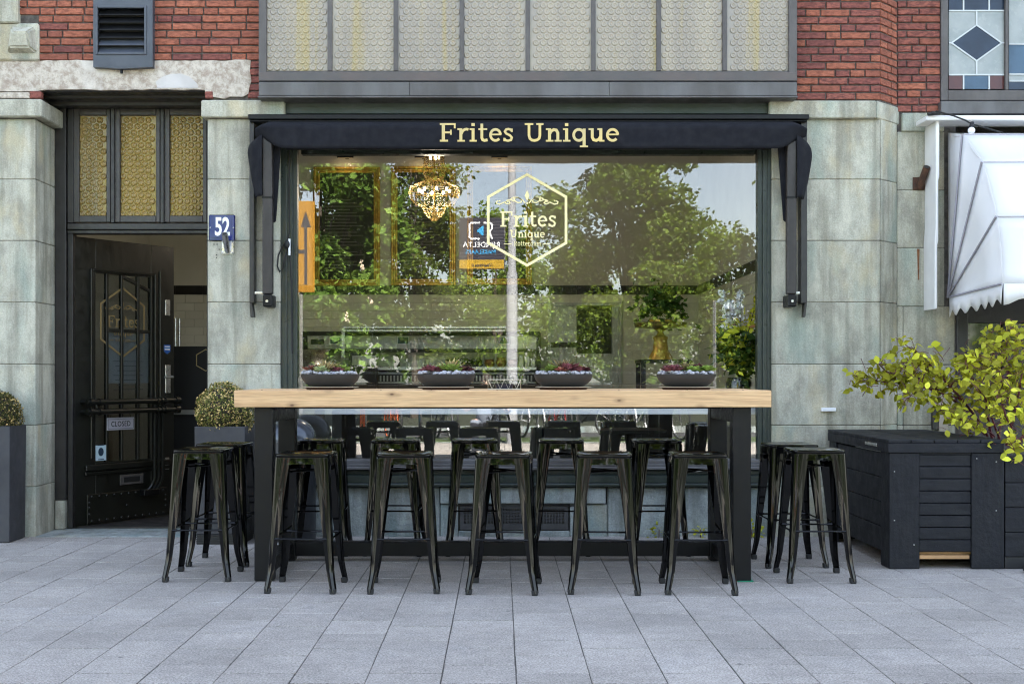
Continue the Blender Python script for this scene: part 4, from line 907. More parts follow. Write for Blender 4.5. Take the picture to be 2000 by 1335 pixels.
# scalloped valance: side and front
def valance(pts_fn, L, per, name):
    n = int(L/per*8); V = []; F = []
    for k in range(n+1):
        t = k/n; s = t*L; zdrop = .12+.022*math.cos(2*math.pi*s/per); p = pts_fn(t)
        wob = .012*math.sin(s*9)
        for q in (0, .5, 1): V.append((p[0]-wob*q*(0 if name=='f' else 1), p[1]-wob*q*(1 if name=='f' else 0), p[2]-zdrop*q))
    for k in range(n): F += [(k*3, k*3+3, k*3+4, k*3+1), (k*3+1, k*3+4, k*3+5, k*3+2)]
    o = MB().add(V, F).build('scalloped_valance', M['white_canvas'], wa, smooth=60); s_ = o.modifiers.new('thickness','SOLIDIFY'); s_.thickness = .003
yb, zb = ribs[-1]
valance(lambda t: (x0-.004, .08+(yb-.08)*t, 1.765+(zb-1.765)*t), .94, .16, 's')
valance(lambda t: (x0+(XE-XA-x0)*t, yb-.004, zb), XE-XA-x0, .26, 'f')
ls = thing('string_lights', 'festoon cable with white globe bulbs draped along the white awning', 'string lights', (3.3, -.12, 3.0))
pts = [(1822,222),(1828,218),(1840,221),(1862,227),(1885,236),(1897,243),(1930,252),(1960,261),(1985,271),(2010,275),(2050,262),(2090,240),(2130,230)]
MB().tube([(wx(p,-.12)-3.3, -.01, wz(y,-.12)-3.0) for p, y in pts], .006, 6).build('festoon_cable', M['rubber'], ls, smooth=60)
MB().ball((wx(1822,-.12)-3.3, 0, wz(221,-.12)-3.0), .022, 8, 6, .6).tube([(wx(1812,-.12)-3.3, 0, wz(223,-.12)-3.0),(wx(1836,-.12)-3.3, 0, wz(221,-.12)-3.0)], .013, 8).build('connector', M['rubber'], ls, smooth=60)
for p, y, dx in ((1897, 240, -3), (1995, 262, -5), (2085, 243, 2)):
    a_ = Vector((wx(p,-.12)-3.3, -.012, wz(y,-.12)-3.0)); d = Vector((dx*.0037, -.02, -.055))
    so_ = MB().tube([a_, a_+d*.75], [.014,.019], 10).build('bulb_socket', M['rubber'], ls, smooth=40)
    MB().ball(a_+d*1.15, .026, 12, 8).build('bulb', M['enamel_white'], so_, smooth=60)

# ------------------------------------------------------------------ planters left, bin
def leafball(P_r, n, size, seed, cz, squash=1.0):
    rs = np.random.default_rng(seed); d = rs.normal(size=(n,3)); d /= np.linalg.norm(d,axis=1)[:,None]
    lump = 1+.06*np.sin(d[:,0]*6+seed)+.05*np.sin(d[:,1]*7+d[:,2]*5)+.03*np.sin(d[:,2]*13+d[:,0]*11)
    rad = P_r*lump*(1-.16*rs.random(n)**2); P = d*rad[:,None]; P[:,2] *= squash; P[:,2] += cz
    w = np.cross(d, rs.normal(size=(n,3))); w /= np.linalg.norm(w,axis=1)[:,None]; u = np.cross(d, w)
    s_ = size*(.7+.6*rs.random((n,1))); nn = d+rs.normal(size=(n,3))*.55
    t = P+(u*.8+nn*.55)*s_; m1 = P+u*s_*.2+w*s_*.45+nn*s_*.35; m2 = P+u*s_*.2-w*s_*.45+nn*s_*.35
    return np.stack([P, m1, t, m2], axis=1).reshape(-1,3), np.arange(4*n).reshape(-1,4)
def square_planter(x0, x1, y0, y1, h, label, base_h):
    t = thing('planter', label, 'planter', ((x0+x1)/2, (y0+y1)/2, 0), group='clipped box balls in grey planters'); w, d = (x1-x0)/2, (y1-y0)/2; bt = .012
    mb = MB(); tb = .96
    mb.add([(-w*tb,-d*tb,base_h),(w*tb,-d*tb,base_h),(w*tb,d*tb,base_h),(-w*tb,d*tb,base_h),(-w,-d,h),(w,-d,h),(w,d,h),(-w,d,h),(-w+bt,-d+bt,h),(w-bt,-d+bt,h),(w-bt,d-bt,h),(-w+bt,d-bt,h),(-w+bt,-d+bt,h-.05),(w-bt,-d+bt,h-.05),(w-bt,d-bt,h-.05),(-w+bt,d-bt,h-.05)],
        [(0,3,2,1),(0,1,5,4),(1,2,6,5),(2,3,7,6),(3,0,4,7),(4,5,9,8),(5,6,10,9),(6,7,11,10),(7,4,8,11),(8,9,13,12),(9,10,14,13),(10,11,15,14),(11,8,12,15)])
    mb.build('pot', M['planter'], t, bevel=.004)
    MB().box(-w+bt, w-bt, -d+bt, d-bt, h-.08, h-.055).build('soil', M['soil'], t)
    if base_h > .02:
        b2 = MB().box(-w*.92, w*.92, -d*.94, d*.94, 0, base_h-.003)
        for i in range(5): b2.box(-w*.94, w*.94, -d*.97, d*.97, .008+i*(base_h/5.4), .016+i*(base_h/5.4))
        b2.build('ribbed_base', M['planter_base'], t)
    return t
p1 = square_planter(-3.85, -3.485, -.33, -.035, .83, 'grey square planter with a clipped box ball at the left edge', .004)
p2 = square_planter(-2.157, -1.80, -.40, -.06, .83, 'grey square planter with a clipped box ball between door and table', .07)
for t, rr, cz, sd, ox_ in ((p1, .198, .895, 3, -.015), (p2, .205, .93, 9, 0)):
    V, F = leafball(rr, 5200, .013, sd, cz); V[:,0] += ox_; link('box_foliage', fastmesh('box_foliage', V, F, M['leaf_box']), t, kind='stuff')
    V, F = leafball(rr*1.015, 2300, .013, sd+50, cz); V[:,0] += ox_; link('fresh_box_leaves', fastmesh('fresh_box_leaves', V, F, M['leaf_box_tan']), t, kind='stuff')
    MB().ball((ox_,0,cz), rr*.86, 16, 10).tube([(ox_,0,.76),(ox_,0,cz)], .02, 6).build('trunk', mk('dark_twigs',(.03,.025,.015),.9) if 'dark_twigs' not in bpy.data.materials else bpy.data.materials['dark_twigs'], t)
bn = thing('litter_bin', 'dark round litter bin with domed lid behind the table leg', 'bin', (-1.50, -.27, 0))
binm = mk('anthracite_bin_steel',(.035,.037,.042),.3,metal=.4)
MB().lathe([(.165,.02),(.178,.03),(.178,.72)], 32).build('body', binm, bn, smooth=40)
MB().lathe([(.150,0),(.150,.019)], 32).build('pale_foot_ring', M['enamel_white'], bn, smooth=40)
MB().lathe([(.183,.722),(.183,.74)]+[(.18*math.cos(R(a)), .74+.15*math.sin(R(a))) for a in range(0,90,10)]+[(1e-6,.89)], 32).build('domed_lid', mk('bluish_bin_lid',(.06,.068,.08),.22,metal=.5), bn, smooth=40)

# ------------------------------------------------------------------ bar table
tb = thing('bar_table', 'long bar table with raw wooden top and black steel legs', 'table', (0.0115, -1.5, 0))
ZT0, ZT1 = 1.009, 1.106; TX0, TX1 = -1.5435, 1.5435
for i in range(5):
    y0 = -.45+i*.18; MB().box(TX0+.0*i, TX1, y0+.001, y0+.179, ZT0 if i in (0,4) else ZT1-.05, ZT1-.0006*(i % 2)).build('top_plank', M['wood'], tb, bevel=.004)
for sx in (-1, 1):
    for y0 in (-.40, .34): MB().box(sx*1.384-.053, sx*1.384+.053, y0, y0+.1, .004, ZT0-.001).build('leg', M['black_metal'], tb, bevel=.004)
    MB().box(sx*1.384-.05, sx*1.384+.05, -.298, .338, ZT0-.09, ZT0-.004).build('cross_beam', M['black_metal'], tb, bevel=.003)
    MB().box(sx*1.384-.04, sx*1.384+.04, -.298, .338, .036, .118).build('side_rail', M['black_metal'], tb, bevel=.003)
MB().box(-1.33, 1.33, .345, .435, .034, .124).build('foot_rail', M['black_metal'], tb, bevel=.004)
MB().box(-1.33, 1.33, -.02, .06, ZT0-.02, ZT1-.051).build('top_bearer', M['black_metal'], tb)
for i in range(9):
    MB().lathe([(1e-6,0),(.006,.0),(.004,.002),(1e-6,.002)], 8, ((-1.45+i*.36)+random.uniform(-.05,.05), -.36, ZT1+.0005)).build('nail_head', M['rust'], tb)
gw = MB().box(1.37, 1.46, -1.915, -1.84, 0.002, .006).build('green_pad', mk('green_felt',(.01,.22,.12),.9)); tag(gw, 'scrap of green felt under the right table leg', 'felt pad')

# ------------------------------------------------------------------ stools
def rrect(h, r, z, n=4):
    P = []
    for qx, qy, a0 in ((1,1,0),(-1,1,90),(-1,-1,180),(1,-1,270)):
        for k in range(n+1):
            a = R(a0+90*k/n); P.append((qx*(h-r)+r*math.cos(a), qy*(h-r)+r*math.sin(a), z))
    return P
def make_stool():
    t = thing('bar_stool', 'x', 'bar stool', group='black metal bar stools round the long table')
    mb = MB(); prof = [(.022,.008,.750),(.03,.012,.7525),(.105,.03,.754),(.128,.035,.7575),(.138,.037,.7605),(.146,.038,.7600),(.1515,.038,.7555),(.1525,.038,.749),(.150,.036,.7425),(.1455,.034,.740),(.1455,.034,.735),(.149,.034,.703),(.146,.032,.703),(.142,.032,.735),(.02,.008,.744)]
    rings = [rrect(*p) for p in prof]; n = len(rings[0])
    V = [p for r_ in rings for p in r_]; F = [(i*n+k, i*n+(k+1)%n, (i+1)*n+(k+1)%n, (i+1)*n+k) for i in range(len(rings)-1) for k in range(n)]
    F += [((len(rings)-1)*n+k, (len(rings)-1)*n+(k+1)%n, (k+1)%n, k) for k in range(n)]
    mb.add(V, F).build('seat', M['stool'], t, smooth=38)
    def leg(sx, sy):
        lv = [(.738,.1475,.088),(.69,.1500,.080),(.60,.1545,.070),(.45,.1625,.058),(.30,.1705,.047),(.17,.1775,.039),(.125,.1800,.036),(.085,.1855,.033),(.03,.1945,.030),(.012,.1960,.029)]
        V = []; 
        for z, c, w in lv:
            g = .004; rr = min(.012, w*.35)
            out = [(-w,-.001),(-w*.72,.0),(-w*.52,.0045),(-w*.34,.001),(-rr,.0),(-rr*.3,-rr*.3),(0,-rr),(.001,-w*.34),(.0045,-w*.52),(.0,-w*.72),(-.001,-w)]
            inn = [(-.004-.0,-w),(-.004,-rr*1.6),(-rr*1.6,-.004),(-w,-.005)]
            for px_, py_ in out+inn: V.append((sx*(c+px_), sy*(c+py_), z))
        n = 15; F = []
        for i in range(len(lv)-1):
            for k in range(n):
                q = (i*n+k, i*n+(k+1)%n, (i+1)*n+(k+1)%n, (i+1)*n+k); F.append(q if sx*sy < 0 else q[::-1])
        F += [tuple(range(n)), tuple((len(lv)-1)*n+k for k in range(n))[::-1]]
        o = MB().add(V, F).build('leg', M['stool'], t, smooth=32)
        f = MB(); c, w = .1975, .034
        f.add([(sx*(c-w),sy*(c-w),0),(sx*c,sy*(c-w),0),(sx*c,sy*c,0),(sx*(c-w),sy*c,0),(sx*(c-w-.002),sy*(c-w-.002),.03),(sx*(c-.001),sy*(c-w-.002),.03),(sx*(c-.001),sy*(c-.001),.03),(sx*(c-w-.002),sy*(c-.001),.03)],
              [(0,3,2,1),(4,5,6,7),(0,1,5,4),(1,2,6,5),(2,3,7,6),(3,0,4,7)] if sx*sy > 0 else [(0,1,2,3),(7,6,5,4),(4,5,1,0),(5,6,2,1),(6,7,3,2),(7,4,0,3)])
        f.build('rubber_foot', M['rubber'], o, bevel=.004)
    for sx in (-1, 1):
        for sy in (-1, 1): leg(sx, sy)
    c = .165; z = .295
    for k in range(4):
        a = k*math.pi/2; m_ = MB(); e = .15
        m_.tube([(-e,-c,z),(-e+.03,-c,z)], [.010,.0085], 8).tube([(e-.03,-c,z),(e,-c,z)], [.0085,.010], 8).tube([(-e+.028,-c,z),(e-.028,-c,z)], .0055, 8)
        me = m_.mesh('foot_rail', M['stool'], 40); me.transform(Matrix.Rotation(a, 4, 'Z')); link('foot_rail', me, t)
    b2 = MB(); zz = .665
    for s in (-1, 1):
        b2.tube([(-.125,-.125*s,zz),(-.09,-.09*s,zz-.004*(s+1)),(.09,.09*s,zz-.004*(s+1)),(.125,.125*s,zz)], [.011,.006,.006,.011], 6)
    b2.build('cross_brace', M['stool'], t, smooth=40)
    return t
s0 = make_stool()
spots = [(-1.760,-1.725,1,'black stool at the table\'s left end, the nearer of that pair'), (-1.758,-1.190,-2,'black stool at the table\'s left end, the farther of that pair'),
 (-1.089,-2.095,-2.5,'front row black stool nearest the left end of the table'), (-.537,-2.105,2,'second black stool from the left in the front row'), (.021,-2.135,-5,'middle black stool of the five in the front row'),
 (.577,-2.135,-4.5,'second black stool from the right in the front row'), (1.098,-2.14,-2.5,'front row black stool nearest the right end of the table'),
 (-1.207,-.770,2,'back row black stool beside the litter bin, by the window'), (-.705,-.760,-3,'second black stool from the left in the row by the window'), (-.176,-.755,3,'middle black stool of the row by the window'),
 (.407,-.760,-4,'second black stool from the right in the row by the window'), (1.048,-.765,2,'back row black stool nearest the right end, by the window'),
 (1.843,-1.775,-1,'black stool at the table\'s right end, the nearer of that pair'), (1.828,-1.235,2,'black stool at the table\'s right end, the farther of that pair')]
for i, (x, y, rz, lab) in enumerate(spots):
    if i == 0: s0.location = (x, y, 0.001); s0.rotation_euler = (0,0,R(rz)); s0['label'] = lab
    else: dup(s0, (x, y, 0.001), R(rz), lab)

# ------------------------------------------------------------------ succulent bowls and wire caddy
succ = dict(purple=leaf_mat('purple_succulent',(.10,.030,.042),(.22,.085,.095),.1,60,rnd=.4), green=leaf_mat('green_succulent',(.16,.25,.04),(.30,.38,.10),.15,60,rnd=.3), pale=leaf_mat('pale_green_succulent',(.24,.32,.16),(.42,.46,.26),.15,60,rnd=.3), spiky=leaf_mat('striped_aloe',(.22,.20,.07),(.42,.30,.17),.15,80,rnd=.35), red=leaf_mat('red_edged_succulent',(.28,.06,.07),(.36,.20,.12),.15,60,rnd=.4))
def rosette(name, cx, cy, cz, rad, m, parent, seed, layers=4, spiky=False):
    r = random.Random(seed); mb = MB()
    for L in range(layers):
        n = 9 if not spiky else 8; el = 12+L*(70/layers) if not spiky else 25+L*18
        for k in range(n):
            a = 2*math.pi*(k+.5*L)/n+r.uniform(-.15,.15); e = R(el+r.uniform(-8,8)); ln = rad*(1-.16*L)*r.uniform(.85,1.1); w = ln*(.30 if not spiky else .10)
            d = Vector((math.cos(a)*math.cos(e), math.sin(a)*math.cos(e), math.sin(e))); s = Vector((-math.sin(a), math.cos(a), 0)); u = d.cross(s)*-1
            o = Vector((cx,cy,cz)); b = o+d*ln*.08; mid = o+d*ln*.6; tip = o+d*ln+u*-.0
            if u.z < 0: u = -u
            mb.add([b+s*w*.35, b-s*w*.35, mid-s*w+u*w*.25, tip, mid+s*w+u*w*.25, mid-u*w*.35], [(0,1,2,3,4),(1,0,5),(0,4,5),(4,3,5),(3,2,5),(2,1,5)])
    return mb.build(name, m, parent, smooth=25)
peb = mk('white_marble_pebble',(.46,.45,.46),.6,rnd=0,c2=(.27,.27,.31),vs_=90)
saucer_m = mk('dark_brown_saucer',(.06,.022,.012),.6); band_m = mk('pale_saucer_rim',(.45,.38,.28),.5)
bowlm = mk('matt_black_ceramic',(.022,.022,.023),.5,bump=.05,bs=30)
mixes = [[('red',-.10,.0,.05),('spiky',-.03,-.04,.075),('green',.06,-.03,.05),('purple',-.01,.06,.05),('pale',-.06,-.08,.045),('spiky',.03,.03,.06),('purple',.03,-.09,.035)],
         [('purple',-.09,-.02,.055),('green',.03,-.05,.065),('spiky',.02,.02,.085),('purple',.11,-.02,.045),('pale',-.03,.05,.06),('purple',-.06,-.07,.04)],
         [('green',-.075,-.03,.055),('purple',.015,-.05,.07),('spiky',.0,.03,.085),('red',.08,.0,.05),('purple',.11,-.04,.035),('red',-.04,-.09,.035)],
         [('purple',-.10,-.03,.055),('spiky',-.01,.0,.065),('green',.01,-.07,.045),('purple',.07,.03,.065),('green',.10,-.05,.05),('pale',.04,-.02,.045),('purple',-.07,.05,.055)]]
labs = ['black bowl of succulents at the left end of the table, reddish and spiky','second black succulent bowl from the left, with a bright green rosette','black succulent bowl right of the wire caddy, with a large purple rosette','black bowl of succulents nearest the right end of the table']
for bi, (pc, mixl) in enumerate(zip((645, 871, 1100, 1340), mixes)):
    yb_ = -1.52; t = thing('succulent_bowl', labs[bi], 'bowl', (wx(pc, yb_), yb_, ZT1+.001), R(random.uniform(0,20)), 'succulent bowls on the bar table')
    MB().lathe([(.10,.017),(.125,.02),(.150,.036),(.168,.055),(.177,.078),(.180,.092),(.176,.093),(.171,.078),(.15,.05),(1e-6,.045)], 40).build('bowl', bowlm, t, smooth=40)
    MB().lathe([(1e-6,0),(.142,0),(.150,.012),(1e-6,.012)], 32).build('saucer', saucer_m, t, smooth=40)
    MB().lathe([(.14,.0122),(.172,.0125),(.172,.0155),(1e-6,.0157)], 32).build('saucer_rim', band_m, t, smooth=40)
    MB().lathe([(1e-6,.082),(.172,.080),(1e-6,.09)], 24).build('soil', M['soil'], t)
    pb = MB(); r = random.Random(bi)
    for k in range(190):
        rr = .165*math.sqrt(r.random()); a = r.uniform(0,6.283); pr_ = r.uniform(.006,.014)*(1.25 if rr > .12 else 1); pb.ball((rr*math.cos(a), rr*math.sin(a), .092+r.uniform(0,.010)*(1+ (rr>.11)*.3)), pr_, 6, 4, r.uniform(.6,.9))
    pb.build('pebbles', peb, t, smooth=40, kind='stuff')
    for k, (kd, x, y, rad) in enumerate(mixl): rosette('aloe' if kd == 'spiky' else 'rosette', x*1.1, y-.015, .112, rad*1.38, succ[kd], t, bi*10+k, 4, kd == 'spiky')
t = thing('wire_caddy', 'pale zigzag wire caddy holding a dark dish on the bar table', 'caddy', (wx(985,-1.62), -1.62, ZT1+.002))
wire = mk('pale_brass_wire',(.55,.50,.38),.4,metal=.4); w_, d_, h_ = .098, .06, .058
cg = MB()
for z in (.002, h_): cg.tube([(-w_,-d_,z),(w_,-d_,z),(w_,d_,z),(-w_,d_,z),(-w_,-d_,z)], .0022, 5)
for yy in (-d_, d_):
    pts = []; 
    for k in range(9): pts.append((-w_+2*w_*k/8, yy, h_ if k % 2 == 0 else .002))
    cg.tube(pts, .0018, 5)
for xx in (-w_, w_): cg.tube([(xx,-d_,h_),(xx,0,.002),(xx,d_,h_)], .0018, 5)
cg.build('wire_frame', wire, t)
MB().lathe([(1e-6,.004),(.05,.004),(.055,.03),(.052,.03),(.047,.009),(1e-6,.009)], 20).build('dish', mk('navy_dish',(.012,.014,.03),.3), t, smooth=40)

# ------------------------------------------------------------------ stained chest, planter box and shrub at the right
cx0, cx1, cy0, cy1, hz = 2.392, 3.098, -1.46, -.115, .80
ch = thing('storage_chest', 'black stained wooden storage chest with hinged lid and metal clasp', 'chest', ((cx0+cx1)/2, (cy0+cy1)/2, 0))
W, D = (cx1-cx0)/2, (cy1-cy0)/2
for sx, w in ((-1, .185), (1, .20)):
    for sy in (-1, 1):
        xa_, xb_ = (-W, -W+w) if sx < 0 else (W-w, W)
        y0, y1 = (-D, -D+.022) if sy < 0 else (D-.022, D)
        MB().box(xa_, xb_, y0, y1, .003, .655+.06).build('corner_post', M['stained_v'], ch, bevel=.003)
    for sy in (-1, 1):
        y0, y1 = (-D+.0225, -D+.17) if sy < 0 else (D-.17, D-.0225)
        x_ = -W if sx < 0 else W-.022; MB().box(x_, x_+.022, y0, y1, .003, .715).build('corner_post', M['stained_v'], ch, bevel=.003)
nb = 8
for k in range(nb):
    z0 = .105+k*(.600/nb)
    MB().box(-W+.1855, W-.2005, -D+.010+random.uniform(-.0015,.0015), -D+.03, z0+.002, z0+.600/nb-.002).build('front_board', M['stained'], ch, bevel=.003)
for k in range(4):
    z0 = .085+k*(.62/4)
    for x_ in (-W+.012, W-.034): MB().box(x_, x_+.02, -D+.1705, D-.1705, z0+.002, z0+.62/4-.002).build('side_board', M['stained'], ch, bevel=.003)
MB().box(-W+.1855, W-.2005, -D+.006, -D+.03, .706, .7155).build('head_board', M['stained'], ch)
MB().box(-W+.03, W-.03, -D+.05, D-.05, .085, .10).build('floor_board', M['ply'], ch)
MB().box(-W+.19, W-.21, -D+.012, -D+.05, .062, .084).build('floor_edge', M['ply'], ch)
lid = MB().box(-W-.012, W-.006, -D-.012, -D+.012, .7165, .775).box(-W-.012, -W+.012, -D+.0125, D, .7165, .775).box(W-.03, W-.006, -D+.0125, D, .7165, .775).build('lid', M['stained'], ch, bevel=.003)
for k in range(5):
    x_ = -W-.012+k*(2*W+.006)/5; MB().box(x_+.002, x_+(2*W+.006)/5-.002, -D-.010, D, .7755, .797-.001*(k % 2)).build('lid_board', M['stained'], lid, bevel=.003)
MB().box(-W-.018, -W-.0125, -D+.20, -D+.44, .742, .762).box(-W-.022, -W-.0185, -D+.22, -D+.36, .746, .758).build('clasp', M['steel'], ch, bevel=.002)
MB().ball((.06,-D+.10,.115), .016, 8, 6).tube([(-.10,-D+.11,.108),(.0,-D+.13,.108)], .004, 6).build('red_oddment', mk('red_plastic',(.5,.02,.02),.4), ch)
bt = MB()
for x_, z_ in ((-W+.03,.60),(W-.05,.66),(W-.05,.36),(-W+.03,.3),(-W+.15,.15),(W-.17,.68)): bt.ball((x_,-D-.001,z_), .005, 6, 4)
bt.build('screw_head', M['steel_dull'], ch)
px0, px1, py0, py1, ph = 3.106, 4.6, -1.455, -.25, .682
pb_ = thing('planter_box', 'black stained planter box of horizontal boards at the right edge', 'planter', ((px0+px1)/2, (py0+py1)/2, 0)); W2, D2 = (px1-px0)/2, (py1-py0)/2
for k in range(4):
    z0 = .075+k*.152
    for nm, a_ in (('front_board', (-W2, W2, -D2, -D2+.022)), ('side_board', (-W2, -W2+.022, -D2+.0225, D2)), ('side_board', (W2-.022, W2, -D2+.0225, D2))):
        MB().box(a_[0], a_[1], a_[2]+random.uniform(-.001,.001), a_[3], z0+.0015, z0+.1505).build(nm, M['stained'], pb_, bevel=.003)
MB().box(-W2, W2, -D2+.004, D2, .004, .073).build('plinth', M['planter_base'], pb_)
MB().box(-W2+.023, W2-.023, -D2+.023, D2, .56, .62).build('soil', M['soil'], pb_)
ft = MB().box(3.165, 3.6, -1.70, -1.56, .004, .045).box(3.22, 3.6, -1.69, -1.57, .0455, .075).build('parasol_foot', M['planter_base'], bevel=.008); tag(ft, 'low black foot plate on the paving before the planter box', 'base plate')

sh = thing('shrub', 'yellow green leafy shrub with dark red stems leaning over the chest', 'shrub', (3.42, -.75, .60))
rs = random.Random(11); SO = Vector((3.42, -.75, .60))
def at(px, py, Y): return Vector((wx(px,Y), Y, wz(py,Y)))-SO
# main stems as seen in the photo: (pixels, depth)
stems = [([(1925,850,-.75),(1890,800,-.72),(1840,765,-.70),(1800,740,-.68),(1765,735,-.66),(1735,728,-.66),(1712,705,-.66)], .011),
 ([(1930,850,-.78),(1880,780,-.82),(1855,755,-.84),(1820,715,-.86),(1800,708,-.86),(1760,708,-.86)], .010),
 ([(1880,780,-.8),(1800,753,-.9),(1775,778,-.95)], .006), ([(1840,765,-.70),(1780,752,-.62),(1730,745,-.6),(1690,740,-.58),(1672,746,-.58)], .006),
 ([(1940,860,-.8),(1925,800,-.85),(1945,745,-.9),(1965,680,-.92),(1975,640,-.94)], .010), ([(1950,860,-.75),(1960,790,-.7),(1968,720,-.68),(1950,668,-.66),(1930,645,-.66)], .009),
 ([(1955,860,-.95),(1930,790,-1.0),(1900,740,-1.02),(1885,705,-1.03)], .008), ([(1965,870,-1.0),(1985,800,-1.05),(1995,730,-1.08),(2010,660,-1.1)], .010),
 ([(1970,870,-1.2),(1975,830,-1.26),(1960,800,-1.3),(1945,770,-1.3)], .008), ([(1985,880,-1.25),(2010,820,-1.3),(2030,740,-1.3),(2035,650,-1.3)], .010),
 ([(1975,870,-1.35),(1985,850,-1.42),(1985,868,-1.49),(1975,885,-1.52)], .006), ([(2000,870,-.9),(2030,780,-.8),(2050,690,-.75),(2045,620,-.72)], .010),
 ([(1905,820,-.74),(1850,810,-.9),(1835,790,-.95)], .006), ([(1945,850,-1.1),(1900,830,-1.15),(1860,815,-1.2)], .006), ([(1950,760,-.9),(1920,700,-.95),(1905,690,-1)], .006), ([(1985,800,-1.05),(1960,760,-1.1),(1950,720,-1.15)], .006),
 ([(1965,700,-.92),(1985,665,-.98),(2000,645,-1.0)], .006), ([(1855,755,-.84),(1875,725,-.9),(1885,690,-.92)], .005), ([(1820,715,-.86),(1790,690,-.9),(1765,672,-.92)], .005)]
leafpts = []
for pts, r0 in stems:
    P = [at(*p) for p in pts]; Q = []
    for i in range(len(P)-1):
        for k in range(3):
            t = k/3; Q.append(P[i].lerp(P[i+1], t)+Vector((rs.uniform(-.006,.006), rs.uniform(-.006,.006), rs.uniform(-.006,.006))))
    Q.append(P[-1]); m_ = len(Q)
    MB().tube(Q, [r0*(1-.75*i/(m_-1)) for i in range(m_)], 6).build('stem', M['stem_red'], sh, smooth=60)
    L = sum((Q[i+1]-Q[i]).length for i in range(m_-1)); n = max(4, int(L/.012)); base_t = .30
    for k in range(n):
        t = base_t+(1-base_t)*k/n; f = t*(m_-1); i = min(int(f), m_-2); p = Q[i].lerp(Q[i+1], f-i); tw = (Q[i+1]-Q[i]).normalized()
        for s in (1,):
            off = Vector((rs.uniform(-1,1), rs.uniform(-1,1), rs.uniform(-.55,.8))).normalized()*rs.uniform(.015,.13)
            leafpts.append((p+off, off))
            if rs.random() < .85: leafpts.append((p+Vector((rs.uniform(-.1,.1), rs.uniform(-.1,.1), rs.uniform(-.07,.08))), off))
def leaf_shape(seed):
    r = random.Random(seed); bend = r.uniform(.15,.4); V = [(0,0,0)]; F = []; n = 6; prof = [0,.27,.38,.34,.18,0]; mid = []
    for i in range(n):
        t = i/(n-1); z = -bend*t*t*.6; mid.append((t,0,z))
    V = mid[:]; 
    for i in range(1,n-1): V.append((mid[i][0], prof[i]*.86, mid[i][2]+.10*prof[i]*2-r.uniform(0,.05)))
    for i in range(1,n-1): V.append((mid[i][0], -prof[i]*.86, mid[i][2]+.10*prof[i]*2-r.uniform(0,.05)))
    k = n-2
    F += [(0,1,n),(0,n+k,1)]
    for i in range(1,n-2): F += [(i,i+1,n+i,n+i-1),(i,n+k+i-1,n+k+i,i+1)]
    F += [(n-2,n-1,n+k-1),(n-2,n+2*k-1,n-1)]
    return MB().add(V,F)
shapes = [leaf_shape(s) for s in range(4)]
leaf_me = [s.mesh('leaf', M['leaf_yellow'], 60) for s in shapes]
tw_ = MB()
for p, off in leafpts[::2]: tw_.tube([p-off, p-off*.4+Vector((0,0,.008)), p], [.0028,.0022,.0012], 4, False)
tw_.build('twigs', M['stem_red'], sh, kind='stuff')
rs.shuffle(leafpts); rest = MB(); leafpts.sort(key=lambda q: q[0].y+rs.uniform(-.6,.6)*(1))
for k, (p, off) in enumerate(leafpts):
    d = Vector((rs.uniform(-1,1)+off.x*3, rs.uniform(-.6,.3), rs.uniform(-1.15,.35))).normalized(); s = rs.uniform(.040,.070)
    side = d.cross(Vector((rs.uniform(-1,1), rs.uniform(-1.1,.35), rs.uniform(.2,1)))).normalized(); up_ = side.cross(d)
    mt = Matrix((( d.x*s, side.x*s, up_.x*s, p.x), (d.y*s, side.y*s, up_.y*s, p.y), (d.z*s, side.z*s, up_.z*s, p.z), (0,0,0,1)))
    i = rs.randrange(4)
    if k < 300:
        o = link('leaf', leaf_me[i], sh); o.matrix_local = mt
    else: rest.add([mt @ Vector(v) for v in shapes[i].v], shapes[i].f)
if rest.v: rest.build('leaf_mass', M['leaf_yellow'], sh, smooth=60, kind='stuff')
# weeds at the foot of the wall
for k, (px_, n_) in enumerate(((1287,14),(1368,16),(1468,34))):
    t = thing('weed', ['tiny green weed in the wall joint behind the right front stools','tiny green weed in the wall joint by the back table leg','green weed at the wall foot between table and right stools'][k], 'weed', (wx(px_,-.03), -.03, 0), group='weeds along the wall foot')
    P = np.random.default_rng(k).normal(size=(n_*2,3))*np.array([.03,.012,.028])+np.array([0,-.01,.045]); V, F = leaf_cloud(P, .022, np.random.default_rng(k)); link('foliage', fastmesh('foliage', V, F, M['leaf_yellow']), t)
    MB().tube([(0,0,0),(0,-.01,.06)], .003, 5).build('stem', M['stem_red'], t)
# ------------------------------------------------------------------ shop interior
YW = 4.6; IX0, IX1, IZ = -3.95, 2.22, 3.75
def struct(name, mb, m, **k): return mb.build(name, m, kind='structure', **k)
struct('interior_floor', MB().box(IX0, IX1, .505, YW, -.02, .012), M['floor_in'])
struct('interior_ceiling', MB().box(IX0, IX1, .505, YW+.1, IZ, IZ+.05), M['ceiling_in'])
bw = MB().box(IX0, wx(1075,YW), YW, YW+.1, 0, IZ).box(wx(1210,YW), IX1+.1, YW, YW+.1, 0, IZ).box(wx(1075,YW), wx(1210,YW), YW, YW+.1, wz(595,YW), IZ).box(wx(1075,YW), wx(1210,YW), YW, YW+.1, 0, wz(770,YW))
iw = struct('interior_wall', bw, M['wall_in'])
sw = struct('interior_side_wall', MB().box(IX1, IX1+.1, .505, YW, 0, IZ), M['wall_in'])
struct('interior_left_wall', MB().box(IX0-.1, IX0, .505, YW, 0, IZ), M['wall_in'])
struct('interior_front_wall', MB().box(XL1+.02, XS0-.02, .505, .56, 0, IZ).box(IX0, IX1, .705, .74, wz(205,0)+.3, IZ), M['wall_in'])
zt1, zt0 = wz(557,YW), wz(575,YW)
tw_, th_ = .205, .0905
